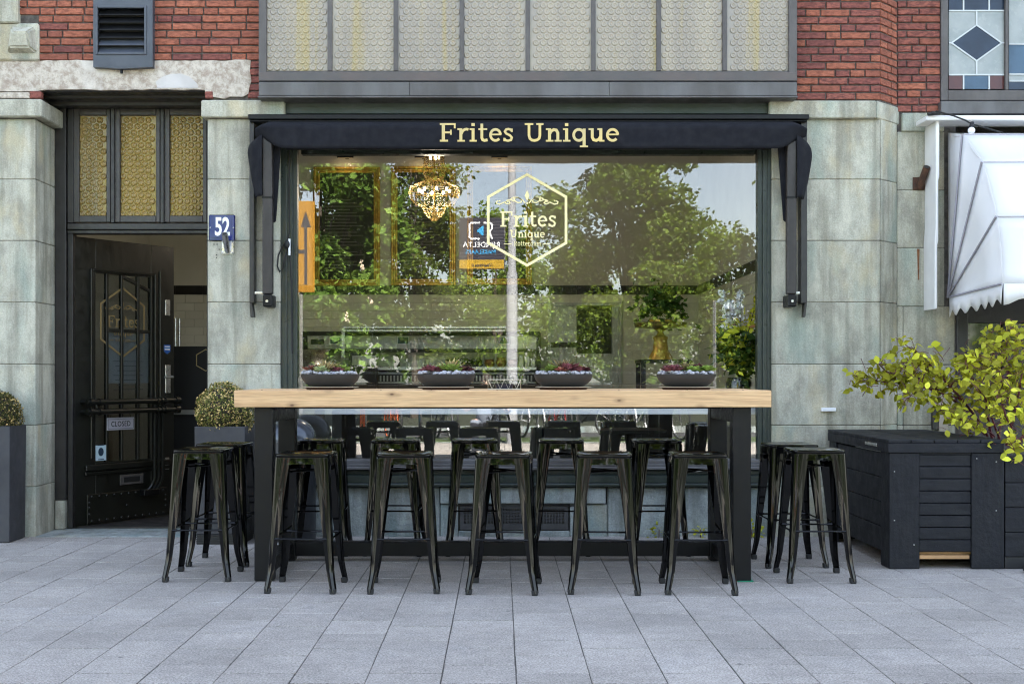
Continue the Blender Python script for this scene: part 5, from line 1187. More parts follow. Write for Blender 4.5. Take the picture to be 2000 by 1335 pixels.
def unit(name, w, h, d, m): return MB().box(0, w-.003, 0, d, 0, h-.003).mesh(name, m, bevel=.0015)
bt_me = unit('border_tile', .30, zt1-zt0, .014, M['tile_black']); ti_me = unit('wall_tile', tw_, th_, .010, M['tile_in'])
x = IX0
while x < IX1-.05: link('border_tile', bt_me, iw, (x, YW-.014, zt0)); x += .30
y = .8
while y < YW-.1: o = link('border_tile', bt_me, sw, (IX1-.0005, y, zt0)); o.rotation_euler = (0,0,R(90)); y += .30
nt_ = 0; rest = MB()
for k in range(14):
    z = zt0-.003-(k+1)*th_; x = IX0+(k % 2)*tw_/2
    while x < IX1-tw_:
        px_ = VX+x*FOC/(DW+YW); hatch = wx(1075,YW)-tw_ < x < wx(1210,YW) and z < wz(595,YW)
        if not hatch:
            if nt_ < 290 and ((px_ > 330 and px_ < 420) or (px_ > 560 and (k < 6 or px_ > 1180))): link('wall_tile', ti_me, iw, (x, YW-.010, z)); nt_ += 1
            else: rest.box(x, x+tw_-.003, YW-.010, YW-.001, z, z+th_-.003)
        x += tw_
rest.build('far_wall_tiles', M['tile_in'], iw, kind='stuff')
rest = MB()
for k in range(20):
    z = zt0-.003-(k+1)*th_; y = .75+(k % 2)*tw_/2
    while y < YW-tw_: rest.box(IX1-.010, IX1-.001, y, y+tw_-.003, z, z+th_-.003); y += tw_
rest.build('far_wall_tiles', M['tile_in'], sw, kind='stuff')
# service hatch
hp = MB().pbox(1071, 1076, 591, 770, YW-.03, YW+.1).pbox(1209, 1214, 591, 770, YW-.03, YW+.1).pbox(1076.3, 1208.7, 591, 596, YW-.03, YW+.1).build('service_hatch', M['steel_dull'], iw)
MB().pbox(1076.3, 1126, 596.4, 668, YW+.03, YW+.05).pbox(1076.3, 1126, 678, 769, YW+.04, YW+.06).pbox(1195, 1208.5, 596.4, 769, YW+.01, YW+.05).build('hatch_panel', M['steel_dull'], iw)
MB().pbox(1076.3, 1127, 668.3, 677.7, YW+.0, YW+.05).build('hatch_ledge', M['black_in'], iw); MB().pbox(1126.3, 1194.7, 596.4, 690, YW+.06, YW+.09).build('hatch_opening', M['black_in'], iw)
MB().pbox(1127, 1194.7, 690.3, 769, YW+.03, YW+.06).build('hatch_panel', M['steel_dull'], iw)
# gilt framed menu boards with picture lamps
for i, (p0, p1, y0, y1) in enumerate(((612,742,326,558),(764,890,325,557),(912,1039,324,556))):
    Yf = YW-.05; x0, x1, z0, z1 = wx(p0,Yf), wx(p1,Yf), wz(y1,Yf), wz(y0,Yf); t = thing('menu_board', ['gilt framed black menu board nearest the yellow sign reflection','gilt framed black menu board behind the chandelier','gilt framed black menu board behind the window logo'][i], 'menu board', ((x0+x1)/2, Yf, z0), group='gilt framed menu boards on the back wall')
    w, h = (x1-x0)/2, z1-z0; f = .070
    MB().box(-w+f*.8, w-f*.8, .012, .045, f*.8, h-f*.8).build('board', M['black_in'], t)
    fm = MB()
    for a_, b2, yy in ((0, .026, -.01), (.0262, .048, .004), (.0482, f, -.004)):
        fm.box(-w+a_, -w+b2, yy, .046, a_, h-a_).box(w-b2, w-a_, yy, .046, a_, h-a_).box(-w+b2, w-b2, yy, .046, a_, b2).box(-w+b2, w-b2, yy, .046, h-b2, h-a_)
    fm.build('gilt_frame', M['gilt'], t, bevel=.005)
    ln = MB()
    for k in range(22):
        z = h*.72-k*h*.60/22; ln.box(-w*.66, w*(.1+.2*((k*7) % 3)), .0105, .0118, z, z+.010)
    ln.build('chalk_lines', mk('chalk_grey',(.16,.16,.15),.9) if 'chalk_grey' not in bpy.data.materials else bpy.data.materials['chalk_grey'], t, kind='stuff')
    lp = thing('picture_lamp', ['slim dark picture lamp above the leftmost gilt board','slim dark picture lamp above the gilt board behind the chandelier','slim dark picture lamp above the rightmost gilt board'][i], 'lamp', ((x0+x1)/2, YW, wz(311,YW)), group='picture lamps above the menu boards')
    MB().tube([(-.09,-.17,0),(.09,-.17,0)], .016, 10).build('lamp_shade', M['black_in'], lp, smooth=40)
    MB().tube([(0,-.002,.03),(0,-.1,.05),(0,-.17,.015)], .007, 6).box(-.02,.02,-.01,-.001,0,.06).build('bracket', M['black_in'], lp)
    MB().box(-.08,.08,-.178,-.162,-.020,-.0165).build('lamp_tube', emis('warm_lamp_glow', (1,.72,.36), .02) if 'warm_lamp_glow' not in bpy.data.materials else bpy.data.materials['warm_lamp_glow'], lp)
    ld = bpy.data.lights.new('picture_lamp_light', 'AREA'); ld.shape = 'RECTANGLE'; ld.size = .16; ld.size_y = .02; ld.energy = 0.03; ld.color = (1,.72,.38)
    lo = bpy.data.objects.new('picture_lamp_light', ld); col.objects.link(lo); lo.parent = lp; lo.location = (0,-.17,-.024); lo.rotation_euler = (R(20),0,0)
# chandelier
YC = 2.0; sC = (DW+YC)/FOC; cz0 = wz(285, YC)
cl = thing('chandelier', 'lit golden crystal basket chandelier hanging inside the shop window', 'chandelier', (wx(848,YC), YC, cz0))
pr = [(18,278),(18.5,300),(20,318),(23,333),(19,345),(14,350),(30,358),(47,366),(50,375),(47,388),(38,399),(23,405),(21,414),(15,422),(8,429),(2,434)]
bead_m = mk('amber_crystal',(.17,.115,.040),.2,metal=.6); MBd = MB(); k_ = 0
Pn = []; ns_ = 34
for k in range(ns_):
    a = 2*math.pi*k/ns_
    pr2 = pr; L = 0
    for i in range(len(pr2)-1):
        (r0, y0), (r1, y1) = pr2[i], pr2[i+1]; n = max(1, int(math.hypot(r1-r0, y1-y0)/3.1))
        if i > 9 and k % 2: continue
        for j in range(n):
            t = j/n; rr = (r0+(r1-r0)*t)*sC; Pn.append((rr*math.cos(a), rr*math.sin(a), (285-(y0+(y1-y0)*t))*sC))
for (x, y, z) in Pn: q = .0042+.0022*random.random(); x += random.uniform(-.003,.003); z += random.uniform(-.004,.004); MBd.add([(x+q,y,z),(x-q,y,z),(x,y+q,z),(x,y-q,z),(x,y,z+q*1.2),(x,y,z-q*1.2)], [(0,2,4),(2,1,4),(1,3,4),(3,0,4),(2,0,5),(1,2,5),(3,1,5),(0,3,5)])
MBd.build('crystal_beads', bead_m, cl, kind='stuff')
rg = MB()
for rr, y in ((19,318),(23,333),(14,350),(50,375),(49,371),(23,405),(21,414),(8,429)): rg.tube([(rr*sC*math.cos(a*.2618), rr*sC*math.sin(a*.2618), (285-y)*sC) for a in range(25)], .0028, 6)
rg.tube([(0,0,(285-432)*sC),(0,0,IZ-cz0)], .008, 6).lathe([(.06,IZ-cz0-.03),(.02,IZ-cz0-.05),(1e-6,IZ-cz0-.05)],16)
rg.build('gilt_rings', mk('dark_gilt',(.14,.08,.015),.35,metal=.7), cl, smooth=40)
bulb_m = emis('chandelier_bulb', (1.0,.74,.36), 1.8); 
for k in range(8):
    a = 2*math.pi*k/8+.2; MB().ball((30*sC*math.cos(a), 30*sC*math.sin(a), (285-372)*sC), .012, 8, 6, 1.5).build('bulb', bulb_m, cl)
for k in range(5):
    a = 2*math.pi*k/5; MB().ball((9*sC*math.cos(a), 9*sC*math.sin(a), (285-308)*sC), .010, 8, 6, 1.5).build('bulb', bulb_m, cl)
ld = bpy.data.lights.new('chandelier_light', 'POINT'); ld.energy = 3.0; ld.color = (1,.86,.66); ld.shadow_soft_size = .10
lo = bpy.data.objects.new('chandelier_light', ld); col.objects.link(lo); lo.parent = cl; lo.location = (0,0,(285-392)*sC)
# kitchen line against the back wall
YK = 4.0
kt = thing('kitchen_line', 'stainless steel kitchen counter with panels, shelf and displays inside', 'kitchen counter', (0, 0, 0))
MB().pbox(590, 1056, 647, 655, YK, YW-.02).pbox(590, 600, 655.3, 770, YK, YW-.02).pbox(1048, 1056, 655.3, 770, YK, YW-.02).pbox(600.3, 1047.7, 681, 687, YK+.01, YW-.02).build('cabinet_frame', M['black_in'], kt)
MB().pbox(600.4, 1047.6, 655.5, 680.7, YK+.02, YK+.3).build('control_panel', M['steel_dull'], kt)
for p in (655, 787, 984):
    d_ = MB().pbox(p-10, p+10, 658, 671, YK+.012, YK+.0195).build('display', mk('teal_display',(.03,.10,.12),.2) if 'teal_display' not in bpy.data.materials else bpy.data.materials['teal_display'], kt)
    MB().pbox(p-11.5, p+11.5, 656.5, 672.5, YK+.0165, YK+.0198).build('display_bezel', M['enamel_white'], d_)
MB().pbox(607, 633, 662, 672, YK+.014, YK+.0195).build('knob_plate', M['black_in'], kt)
MB().pbox(600.4, 1047.6, 687.3, 716, YK+.35, YK+.37).build('backsplash', M['steel_dull'], kt)
MB().pbox(735, 1047.6, 716.3, 722, YK-.05, YK+.34).pbox(670, 735, 700, 702, YK, YK+.02).build('shelf', M['steel'], kt)
MB().pbox(600.4, 1047.6, 722.3, 748, YK+.05, YK+.3).build('grille_back', M['black_in'], kt)
sl = MB()
for k in range(46): sl.pbox(735+k*6.7, 735+k*6.7+3, 733, 744, YK+.04, YK+.049)
sl.pbox(735, 1047, 728, 730, YK+.03, YK+.049).pbox(735,1047,745.5,748,YK+.02,YK+.049).build('grille_bars', M['steel_dull'], kt, kind='stuff')
MB().pbox(600.4, 1047.6, 748.5, 940, YK-.1, YK+.3).build('counter_front', M['black_in'], kt)
MB().pbox(588, 1060, 770, 778, YK-.12, YW-.02).build('counter_top', M['steel_dull'], kt)
hd = MB().pbox(670, 986, 637, 641, YK-.35, YK-.02).pbox(668, 986, 643, 647, YK-.35, YK-.02).pbox(667, 673, 641.2, 700, YK-.3, YK-.27).build('sneeze_rail', M['steel'], kt)
MB().pbox(681, 735, 687.5, 770, YK-.2, YK).build('dark_cabinet', M['black_in'], kt); MB().pbox(688, 735, 694, 713, YK-.204, YK-.2005).pbox(690, 733, 695.5, 711.5, YK-.207, YK-.2042).build('price_frame', M['steel_dull'], kt)
jar_m = mk('terracotta_glaze',(.22,.09,.045),.3)
def on_shelf(p, r_px): return wx(p,YK+.1), r_px*(DW+YK)/FOC
zs = wz(716.2, YK-.05)
for k, p in enumerate((956, 979, 1002)):
    x, r_ = on_shelf(p, 11); h = (19 if k == 1 else 15)*.0055
    t = thing('jar', ['left terracotta jar on the kitchen shelf','tallest terracotta jar, in the middle of the three on the kitchen shelf','right terracotta jar on the kitchen shelf, beside the tins'][k], 'jar', (x, YK+.1, zs), group='terracotta jars on the kitchen shelf')
    MB().lathe([(r_*.6,0),(r_,h*.45),(r_*.75,h*.85),(r_*.85,h),(1e-6,h)], 16).build('body', jar_m, t, smooth=40)
x, r_ = on_shelf(776, 6); t = thing('pepper_mill', 'dark turned pepper mill standing on the kitchen shelf', 'pepper mill', (x, YK+.1, zs))
MB().lathe([(r_,0),(r_*.7,.04),(r_*.9,.08),(r_*.4,.10),(r_*.8,.125),(1e-6,.14)], 16).build('body', mk('dark_polished_wood',(.02,.012,.01),.2), t, smooth=60)
for k, p in enumerate((1018, 1030, 1041)):
    t = MB().box(wx(p-4.6,YK), wx(p+4.6,YK), YK+.05, YK+.13, zs, zs+.13-.012*k).build('tin', M['steel_dull'], bevel=.004); tag(t, ['first steel tin right of the jars on the kitchen shelf','middle steel tin on the kitchen shelf','steel tin at the right end of the kitchen shelf'][k], 'tin', 'tins on the kitchen shelf')
t = thing('herb_tray', 'long tray of green herbs on the kitchen shelf left of the jars', 'herbs', (wx(905,YK+.1), YK+.1, zs)); MB().box(-.20,.20,-.05,.05,0,.03).build('tray', M['black_in'], t)
P = np.random.default_rng(4).uniform(-1,1,size=(260,3))*np.array([.2,.05,.03])+np.array([0,0,.055]); V, F = leaf_cloud(P, .025, np.random.default_rng(4)); link('foliage', fastmesh('foliage', V, F, M['leaf_dark']), t, kind='stuff')
bc = MB().box(wx(1062,YK), 2.2, YK-.05, YW-.02, .013, wz(775,YK)).build('dark_filler_block', M['black_in'], bevel=.005); tag(bc, 'added black block along the back wall below the hatch, darkening the lower glass', 'counter')  # black block added so the lower part of the window stays dark
# display dome on the left of the counter
t = thing('glass_cloche', 'curved glass and steel display hood at the left end of the counter', 'display hood', (wx(612,3.2), 3.2, wz(724,3.2)))
MB().add([(x,-.12+.26*(1-math.cos(a))*0+.0, 0) for x in () for a in ()], []) 
V = []; F = []; n = 12
for i in range(n+1):
    a = R(90*i/n); y = -.20+.30*(1-math.cos(a)); z = .22*math.sin(a)
    for x in (-.16, .16): V.append((x, y, z))
for i in range(n): F.append((2*i, 2*i+1, 2*i+3, 2*i+2))
o = MB().add(V, F).build('curved_shell', M['steel'], t, smooth=60); s_ = o.modifiers.new('thickness','SOLIDIFY'); s_.thickness = .006
MB().box(-.18,.18,-.22,.14,-.03,-.001).build('base', M['steel_dull'], t, bevel=.004)
st2 = MB().box(wx(612,3.2)-.3, wx(612,3.2)+.32, 2.95, 3.4, 0.012, wz(724,3.2)-.031).build('side_counter', M['black_in'], bevel=.005); tag(st2, 'dark low counter under the display hood at the left of the shop', 'counter')
# window ledge, flowers, cake stand
ld_ = struct('window_ledge', MB().box(-1.62, 2.2, .30, .72, wz(809,.30), wz(797.5,.30)), mk('white_stone_ledge',(.66,.67,.70),.25), bevel=.004)
zl = wz(797.5,.30)
vz = thing('flower_vase', 'tall glass vase with mixed flowers at the right of the shop window', 'flowers', (wx(1443,.5), .5, zl+.001))
vx_ = lambda p: wx(p,.5)-wx(1443,.5)
vzz = lambda y: wz(y,.5)-zl
MB().lathe([(.075,0),(.095,.1),(.10,.20),(.085,.235),(.08,.235),(.09,.19),(.085,.1),(.065,.008),(1e-6,.008)], 24).build('vase', mk('smoky_vase_glass',(.012,.012,.014),.08,coat=.6), vz, smooth=40)
g = np.random.default_rng(21)
P = g.normal(size=(420,3))*np.array([.085,.07,.085])+np.array([.02,0,.44]); V, F = leaf_cloud(P, .055, g, 1.9); link('foliage', fastmesh('foliage', V, F, M['leaf_dark']), vz)
P = g.normal(size=(110,3))*np.array([.09,.06,.09])+np.array([.0,-.03,.50]); V, F = leaf_cloud(P, .045, g, 1.8); link('light_foliage', fastmesh('light_foliage', V, F, M['leaf_yellow']), vz)
for (p0, y0, p1, y1, sd) in ((1420,650,1405,562,1),(1432,640,1424,585,2),(1446,640,1443,566,3),(1460,650,1478,575,4)):
    a_, b2 = Vector((vx_(p0),-.02,vzz(y0))), Vector((vx_(p1),-.06,vzz(y1))); MB().tube([Vector((0,0,.2)), a_, b2], [.005,.004,.002], 5).build('stem', M['leaf_dark'], vz)
    q = g.random((130,1)); P = np.array(a_)+(np.array(b2)-np.array(a_))*(q*.8+.15)+g.normal(size=(130,3))*.016*(1.25-q); V, F = leaf_cloud(P, .026, g, 1.1); link('white_blossom', fastmesh('white_blossom', V, F, M['enamel_white'] if sd != 4 else M['leaf_yellow']), vz)
for p, y, m_, r_ in ((1428,632,mk('purple_bloom',(.20,.05,.13),.6),.022),(1466,636,mk('peach_bloom',(.75,.38,.20),.6),.028),(1470,652,mk('dusty_bloom',(.45,.45,.42),.7),.024),(1422,708,mk('yellow_bloom',(.65,.50,.04),.6),.024)):
    rosette('bloom', vx_(p), -.10, vzz(y)-.02, r_*1.5, m_, vz, p, 4)
YS = 2.4; cs_ = thing('cake_stand', 'ornate gilt pedestal stand heaped with dark greenery inside the shop', 'pedestal', (wx(1290,YS), YS, wz(702,YS)))
def cr(px): return px*(DW+YS)/FOC
def czs(y): return (702-y)*(DW+YS)/FOC
MB().lathe([(cr(24),0),(cr(23),czs(697)),(cr(15),czs(683)),(cr(13),czs(665)),(cr(15),czs(658)),(cr(8),czs(654)),(cr(5),czs(648)),(cr(9),czs(645)),(cr(14),czs(642)),(1e-6,czs(641))], 28).build('pedestal', M['gilt'], cs_, smooth=50)
MB().lathe([(cr(8),czs(642)),(cr(50),czs(639)),(cr(52),czs(630)),(cr(46),czs(630)),(1e-6,czs(636))], 32).build('plate', mk('dark_bronze_plate',(.10,.045,.015),.35,metal=.5), cs_, smooth=50)
MB().lathe([(cr(22),czs(630)),(cr(22),czs(624)),(1e-6,czs(624))], 24).build('gilt_bowl', M['gilt'], cs_, smooth=50)
g = np.random.default_rng(5); P = g.normal(size=(420,3))*np.array([.105,.09,.085])+np.array([0,0,czs(596)]); V, F = leaf_cloud(P, .045, g, 1.6); link('foliage', fastmesh('foliage', V, F, M['leaf_dark']), cs_)
t_ = thing('black_side_table', 'black side table under the gilt pedestal stand', 'table', (wx(1295,YS), YS, .012)); ztp = wz(702,YS)-.013
MB().box(-.24,.24,-.24,.24,ztp-.03,ztp).build('table_top', M['black_in'], t_, bevel=.004)
for sx in (-.21,.21):
    for sy in (-.21,.21): MB().box(sx-.02,sx+.02,sy-.02,sy+.02,0,ztp-.031).build('leg', M['black_in'], t_)
# dark serving counter seen through the door, with two steel tubes
sc2 = thing('serving_counter', 'black serving counter with gold hexagon seen through the doorway', 'counter', (-2.62, 2.2, .012))
MB().box(-.45,.30,0,.5,0,wz(676,2.2)-.012).build('body', M['black_in'], sc2, bevel=.004)
MB().box(-.47,.32,-.04,.5,wz(805,2.2)-.03,wz(800,2.2)-.012).build('counter_shelf', M['steel_dull'], sc2)
hxm = M['gold_dull']; cxx = wx(402,2.2)+2.62; zt_, zb_ = wz(682,2.2)-.012, wz(724,2.2)-.012; hw = .085; q = (zt_-zb_)*.25
MB().ribbon([(cxx,zt_),(cxx+hw,zt_-q),(cxx+hw,zb_+q),(cxx,zb_),(cxx-hw,zb_+q),(cxx-hw,zt_-q),(cxx,zt_)], .008, -.002).build('gold_hexagon', M['gold_valance'], sc2)
for p in (342, 350): t = MB().tube([(wx(p,2.5),2.5,wz(676,2.5)),(wx(p,2.5),2.5,wz(621,2.5))], .014, 10).build('steel_tube', M['steel'], smooth=40); tag(t, 'left upright steel tube on the black serving counter' if p == 342 else 'right upright steel tube on the black serving counter', 'tube')
for k, (p, yb) in enumerate(((1230,1.15),)):      # low black tables inside
    t = thing('cafe_table', 'low black cafe table inside, right part of the window', 'table', (wx(p,yb), yb, .012))
    MB().box(-.28,.28,-.28,.28,.70,.73).build('table_top', M['black_in'], t, bevel=.004); MB().tube([(0,0,.02),(0,0,.70)], .03, 10).lathe([(.2,0),(.2,.015),(.03,.03)], 20).build('pedestal', M['black_in'], t, smooth=40)

# ------------------------------------------------------------------ the street behind the camera, seen in the glass
def tree(label, loc, trunk_h, clumps, seed, lm, n=9000, size=.13, blossom=False, group='trees across the street'):
    t = thing('tree', label, 'tree', loc, 0, group); r = random.Random(seed); g = np.random.default_rng(seed)
    top = max(c[2] for c in clumps)
    tr = MB().tube([(0,0,-.05),(.03,.02,trunk_h*.5),(-.03,.04,trunk_h),(.05,0,top*.8)], [.13,.11,.08,.02], 10)
    tr.build('trunk', M['bark'], t, smooth=60)
    br = MB()
    for c in clumps:
        b0 = Vector((0,0,min(c[2]*.75, trunk_h*r.uniform(.7,1.2)))); br.tube([b0, b0.lerp(Vector(c[:3]), .5)+Vector((0,0,.12)), Vector(c[:3])], [.03,.02,.008], 6)
    br.build('branches', M['bark'], t, smooth=60)
    w = np.array([c[3]**2.2 for c in clumps]); w /= w.sum(); P = []
    for c, k in zip(clumps, g.multinomial(n, w)):
        d = g.normal(size=(k,3)); d /= np.linalg.norm(d,axis=1)[:,None]; rad = c[3]*(g.random((k,1))**.45)*(1+.22*np.sin(d[:,:1]*5+seed)+.18*np.sin(d[:,2:]*7))
        P.append(np.array(c[:3])+d*rad*np.array([1,1,.8]))
    P = np.concatenate(P); P = P[P[:,2] > .35]; V, F = leaf_cloud(P, size, g, 1.5); link('crown', fastmesh('crown', V, F, lm), t, kind='stuff')
    if blossom:
        bl = MB()
        for k in range(46):
            p = P[g.integers(len(P))]; p = p+np.array([0,.35,0])
            for q in range(7): bl.ball((p[0]+r.uniform(-.03,.03), p[1]+r.uniform(-.03,.03), p[2]+q*.035), .05*(1-q*.10), 5, 3)
        bl.build('blossom_candles', M['blossom'], t, kind='stuff')
    return t
def cl_(seed, cx, cyy, z0, z1, rx, n, rc=(.55,.95)):
    r = random.Random(seed); out = []
    for k in range(n):
        t = (k+.5)/n; z = z0+(z1-z0)*t; rr = rx*math.sin(math.pi*min(.93, .12+.82*t))**.6; a = r.uniform(0, 6.283)
        out.append((cx+rr*.72*math.cos(a)*r.uniform(.4,1), cyy+rr*.72*math.sin(a)*r.uniform(.4,1), z, r.uniform(*rc)))
    return out
tree('chestnut tree with cream blossom candles across the street', (-4.2,-18.6,0), 1.6, cl_(1,0,0,1.6,8.0,2.5,24,(.6,1.05)), 1, M['leaf_chestnut'], 20000, .125, True)
tree('dense green tree second from the left across the street', (-2.35,-23.5,0), 1.8, cl_(2,0,0,1.4,8.6,1.75,20,(.6,.95)), 2, M['leaf_tree'], 20000, .085)
tree('low bushy tree behind the lamp post across the street', (-.2,-29.0,0), 1.4, cl_(3,0,0,1.0,6.2,2.0,16,(.6,.95)), 3, M['leaf_tree'], 14000, .09)
tree('broad tree with drooping branches right of the lamp post', (3.3,-21.5,0), 2.2, cl_(4,-.2,0,1.8,9.2,2.9,48,(.6,.95)), 4, M['leaf_tree'], 62000, .085)
tree('small tree far behind the broad tree on the right', (2.2,-34.0,0), 1.6, cl_(5,0,0,1.0,5.4,2.6,16,(.7,1.1)), 5, M['leaf_tree'], 8000, .09)
tree('rounded tree at the right, seen past the broad tree', (7.5,-30.0,0), 1.5, cl_(8,0,0,.9,5.6,2.3,20,(.7,1.0)), 8, M['leaf_tree'], 14000, .10)
tree('tall tree at the far left of the street', (-9.6,-24,0), 2.0, cl_(6,0,0,1.6,9.0,3.2,18,(.9,1.4)), 6, M['leaf_tree'], 7000, .22)
tree('tall tree at the far right of the street', (10.5,-27,0), 2.0, cl_(7,0,0,1.6,8.6,3.2,18,(.9,1.4)), 7, M['leaf_tree'], 7000, .22)
g = np.random.default_rng(31); P = np.stack([g.uniform(-40,40,26000), g.uniform(-42,-39,26000), g.uniform(.1,1,26000)**.8*5.2], axis=1); P[:,2] *= 1+.16*np.sin(P[:,0]*.8)+.1*np.sin(P[:,0]*2.1)
V, F = leaf_cloud(P, .24, g); o = link('far_hedge', fastmesh('far_hedge', V, F, M['leaf_chestnut']), kind='stuff'); o['label'] = 'far green hedge behind the trees across the street'; o['category'] = 'hedge'
# lamp post, estate board, yellow sign
YP = -11.6; dt = DW+.2-YP
def rx(px): return (px-VX)*dt/FOC
def rz(py): return EYE+(HY-py)*dt/FOC
lpst = thing('lamp_post', 'pale grey lamp post at the far side of the pavement', 'lamp post', (rx(1000), YP, .0)); MB().lathe([(.095,0),(.095,2.9),(.070,3.0),(.055,8),(1e-6,8.02)], 20).build('pole', mk('pale_grey_pole',(.30,.31,.33),.5), lpst, smooth=40)
MB().tube([(0,0,7.9),(0,.2,8.15),(0,1.0,8.3)], .035, 8).build('arm', M['steel_dull'], lpst, smooth=40); MB().box(-.12,.12,.8,1.4,8.24,8.36).build('lantern', M['frame_grey'], lpst, bevel=.03)
eb = thing('estate_board', 'dark estate agent board with RD logo and yellow strip on the lamp post', 'sign', (rx(941), YP+.14, rz(527)), R(180)); w = (rx(985)-rx(898))/2; h = rz(427)-rz(527)
navy = mk('navy_board',(.02,.02,.035),.5); MB().box(-w, w, 0, .03, 0, h).build('board', navy, eb); MB().box(-w-.02, -w-.001, -.0, .04, -.03, h+.03).build('board_rail', M['steel'], eb)
MB().box(-w+.003, w-.003, -.004, -.0005, .01, h*.185).build('yellow_strip', mk('yellow_print',(.38,.23,.01),.5), eb)
wh = M['enamel_white']; bl_ = mk('blue_print',(.03,.32,.65),.5); u = w*2
lg = MB().ribbon([(-.20*u,.59*h),(-.20*u,.60*h),(-.10*u,.62*h)], .001, -.004)
lg.ribbon([(-.04*u,.90*h),(-.19*u,.90*h),(-.235*u,.86*h),(-.235*u,.79*h),(-.19*u,.75*h),(-.14*u,.75*h)], .03, -.004).ribbon([(-.16*u,.76*h),(-.235*u,.59*h)], .03, -.0042).ribbon([(.04*u,.90*h),(.24*u,.90*h),(.27*u,.87*h),(.27*u,.62*h),(.24*u,.59*h),(.04*u,.59*h)], .03, -.004)
lg.build('logo', wh, eb); MB().prism([(-.04*u,.85*h),(-.04*u,.64*h),(.12*u,.745*h)], -.005, -.001).build('logo_arrow', bl_, eb)
type_mesh('lettering', 'RIJNDELTA', .125, wh, eb, (0,-.004,.43*h), 1.05, .001); type_mesh('lettering', 'MAKELAARS', .10, bl_, eb, (.02,-.004,.30*h), .95, .001); type_mesh('lettering', 'Veerkade 8', .075, navy, eb, (0,-.0055,.05*h), 1.0, .002)
ys = thing('yellow_sign', 'yellow road sign with black arrow on the pavement edge', 'sign', (-3.42, -10.2, 0), R(176)); d2 = DW+.2+10.2
z0, z1 = EYE+(HY-570)*d2/FOC, EYE+(HY-392)*d2/FOC; MB().box(-.42,.42,0,.02,z0,z1).build('panel', mk('orange_yellow_sheet',(.36,.17,.010),.5), ys, bevel=.002)
MB().prism([(-.30,z0+.12),(-.255,z0+.12),(-.255,z1-.42),(-.30,z1-.42)], -.003, -.0005).prism([(-.36,z1-.42),(-.195,z1-.42),(-.2775,z1-.16)], -.0034, -.0005).prism([(-.255,z0+.62),(.3,z0+.62),(.3,z0+.68),(-.255,z0+.68)], -.0027, -.0005).build('arrow', navy, ys); MB().tube([(-.2,.05,0),(-.2,.05,z1)], .03, 10).tube([(.2,.05,0),(.2,.05,z1)], .03, 10).build('post', M['steel_dull'], ys, smooth=40)
sp = thing('signpost', 'slim pale post near the kerb', 'post', (4.05, -13.6, -.012)); MB().tube([(0,0,0),(0,0,2.6)], .035, 10).build('pole', M['steel'], sp, smooth=40)
for k, z in enumerate((6.35, 6.28)): t = MB().tube([(-30+q*3, -15.5, z+7*((q-10)/10)**2*.03) for q in range(21)], .012, 5).build('overhead_wire', M['rubber']); tag(t, 'upper overhead wire along the street' if k == 0 else 'lower overhead wire along the street', 'wire')
# bicycles parked at the kerb
def bicycle(label, loc, rz_, cm):
    t = thing('bicycle', label, 'bicycle', loc, rz_, 'bicycles parked along the kerb')
    for x in (-.52,.52):
        wv = MB().tube([(x+.33*math.cos(a*.2618), 0, .34+.33*math.sin(a*.2618)) for a in range(25)], .02, 6).build('wheel', M['rubber'] if x > 0 or cm is not M['bike_orange'] else M['rubber'], t, smooth=60)
        s_ = MB()
        s_.tube([(x+.305*math.cos(a*.2618), 0, .34+.305*math.sin(a*.2618)) for a in range(25)], .012, 5)
        for a in range(0,12): s_.tube([(x,0,.34),(x+.3*math.cos(a*.5236),0,.34+.3*math.sin(a*.5236))], .003, 3, False)
        s_.build('rim', cm if cm is M['bike_orange'] else M['steel'], wv)
    MB().tube([(-.52,0,.34),(-.12,0,.30),(-.24,0,.82),(-.52,0,.34)], .016, 6).tube([(-.12,0,.30),(.36,0,.80),(-.2,0,.66)], .022, 6).tube([(.52,0,.34),(.42,0,.62),(.34,0,.92)], .018, 6).build('frame', cm, t, smooth=40)
    MB().tube([(.34,0,.92),(.32,0,1.0),(.36,-.25,1.02),(.20,-.28,1.0)], .013, 6).tube([(.32,0,1.0),(.36,.25,1.02),(.20,.28,1.0)], .013, 6).build('handlebar', M['steel'], t, smooth=40)
    MB().ball((-.26,0,.92), .09, 8, 6, .45).tube([(-.24,0,.82),(-.26,0,.9)], .014, 6).build('saddle', M['rubber'], t, smooth=60)
    MB().lathe([(.08,-.01),(.08,.01),(1e-6,.01)], 12).build('crank', M['steel'], t)
    return t
M['bike_orange'] = mk('orange_bike_paint',(.75,.12,.02),.35); bk = mk('black_bike_paint',(.015,.015,.016),.35); bb = mk('blue_bike_paint',(.02,.28,.50),.35); br_ = mk('red_bike_paint',(.5,.03,.03),.35); bw_ = mk('silver_bike_paint',(.5,.5,.52),.35)
for lab, x, y, a, m_ in (('orange bicycle nearest the left in the kerb row',-2.55,-13.1,80,M['bike_orange']),('orange bicycle second in the kerb row',-2.0,-13.1,74,M['bike_orange']),('blue bicycle third in the kerb row',-1.5,-13.2,85,bb),('black bicycle beside the blue one in the kerb row',-1.05,-13.1,70,bk),
  ('silver bicycle right of the lamp post',.6,-13.2,66,bw_),('red bicycle right of the lamp post',1.05,-13.1,75,br_),('black bicycle leaning far over right of the red one',1.6,-13.2,35,bk),('silver bicycle nearest the right in the kerb row',2.6,-13.1,60,bw_),('black bicycle nearest the right in the kerb row',3.1,-13.3,68,bk)):
    bicycle(lab, (x,y,-.008), R(a), m_)
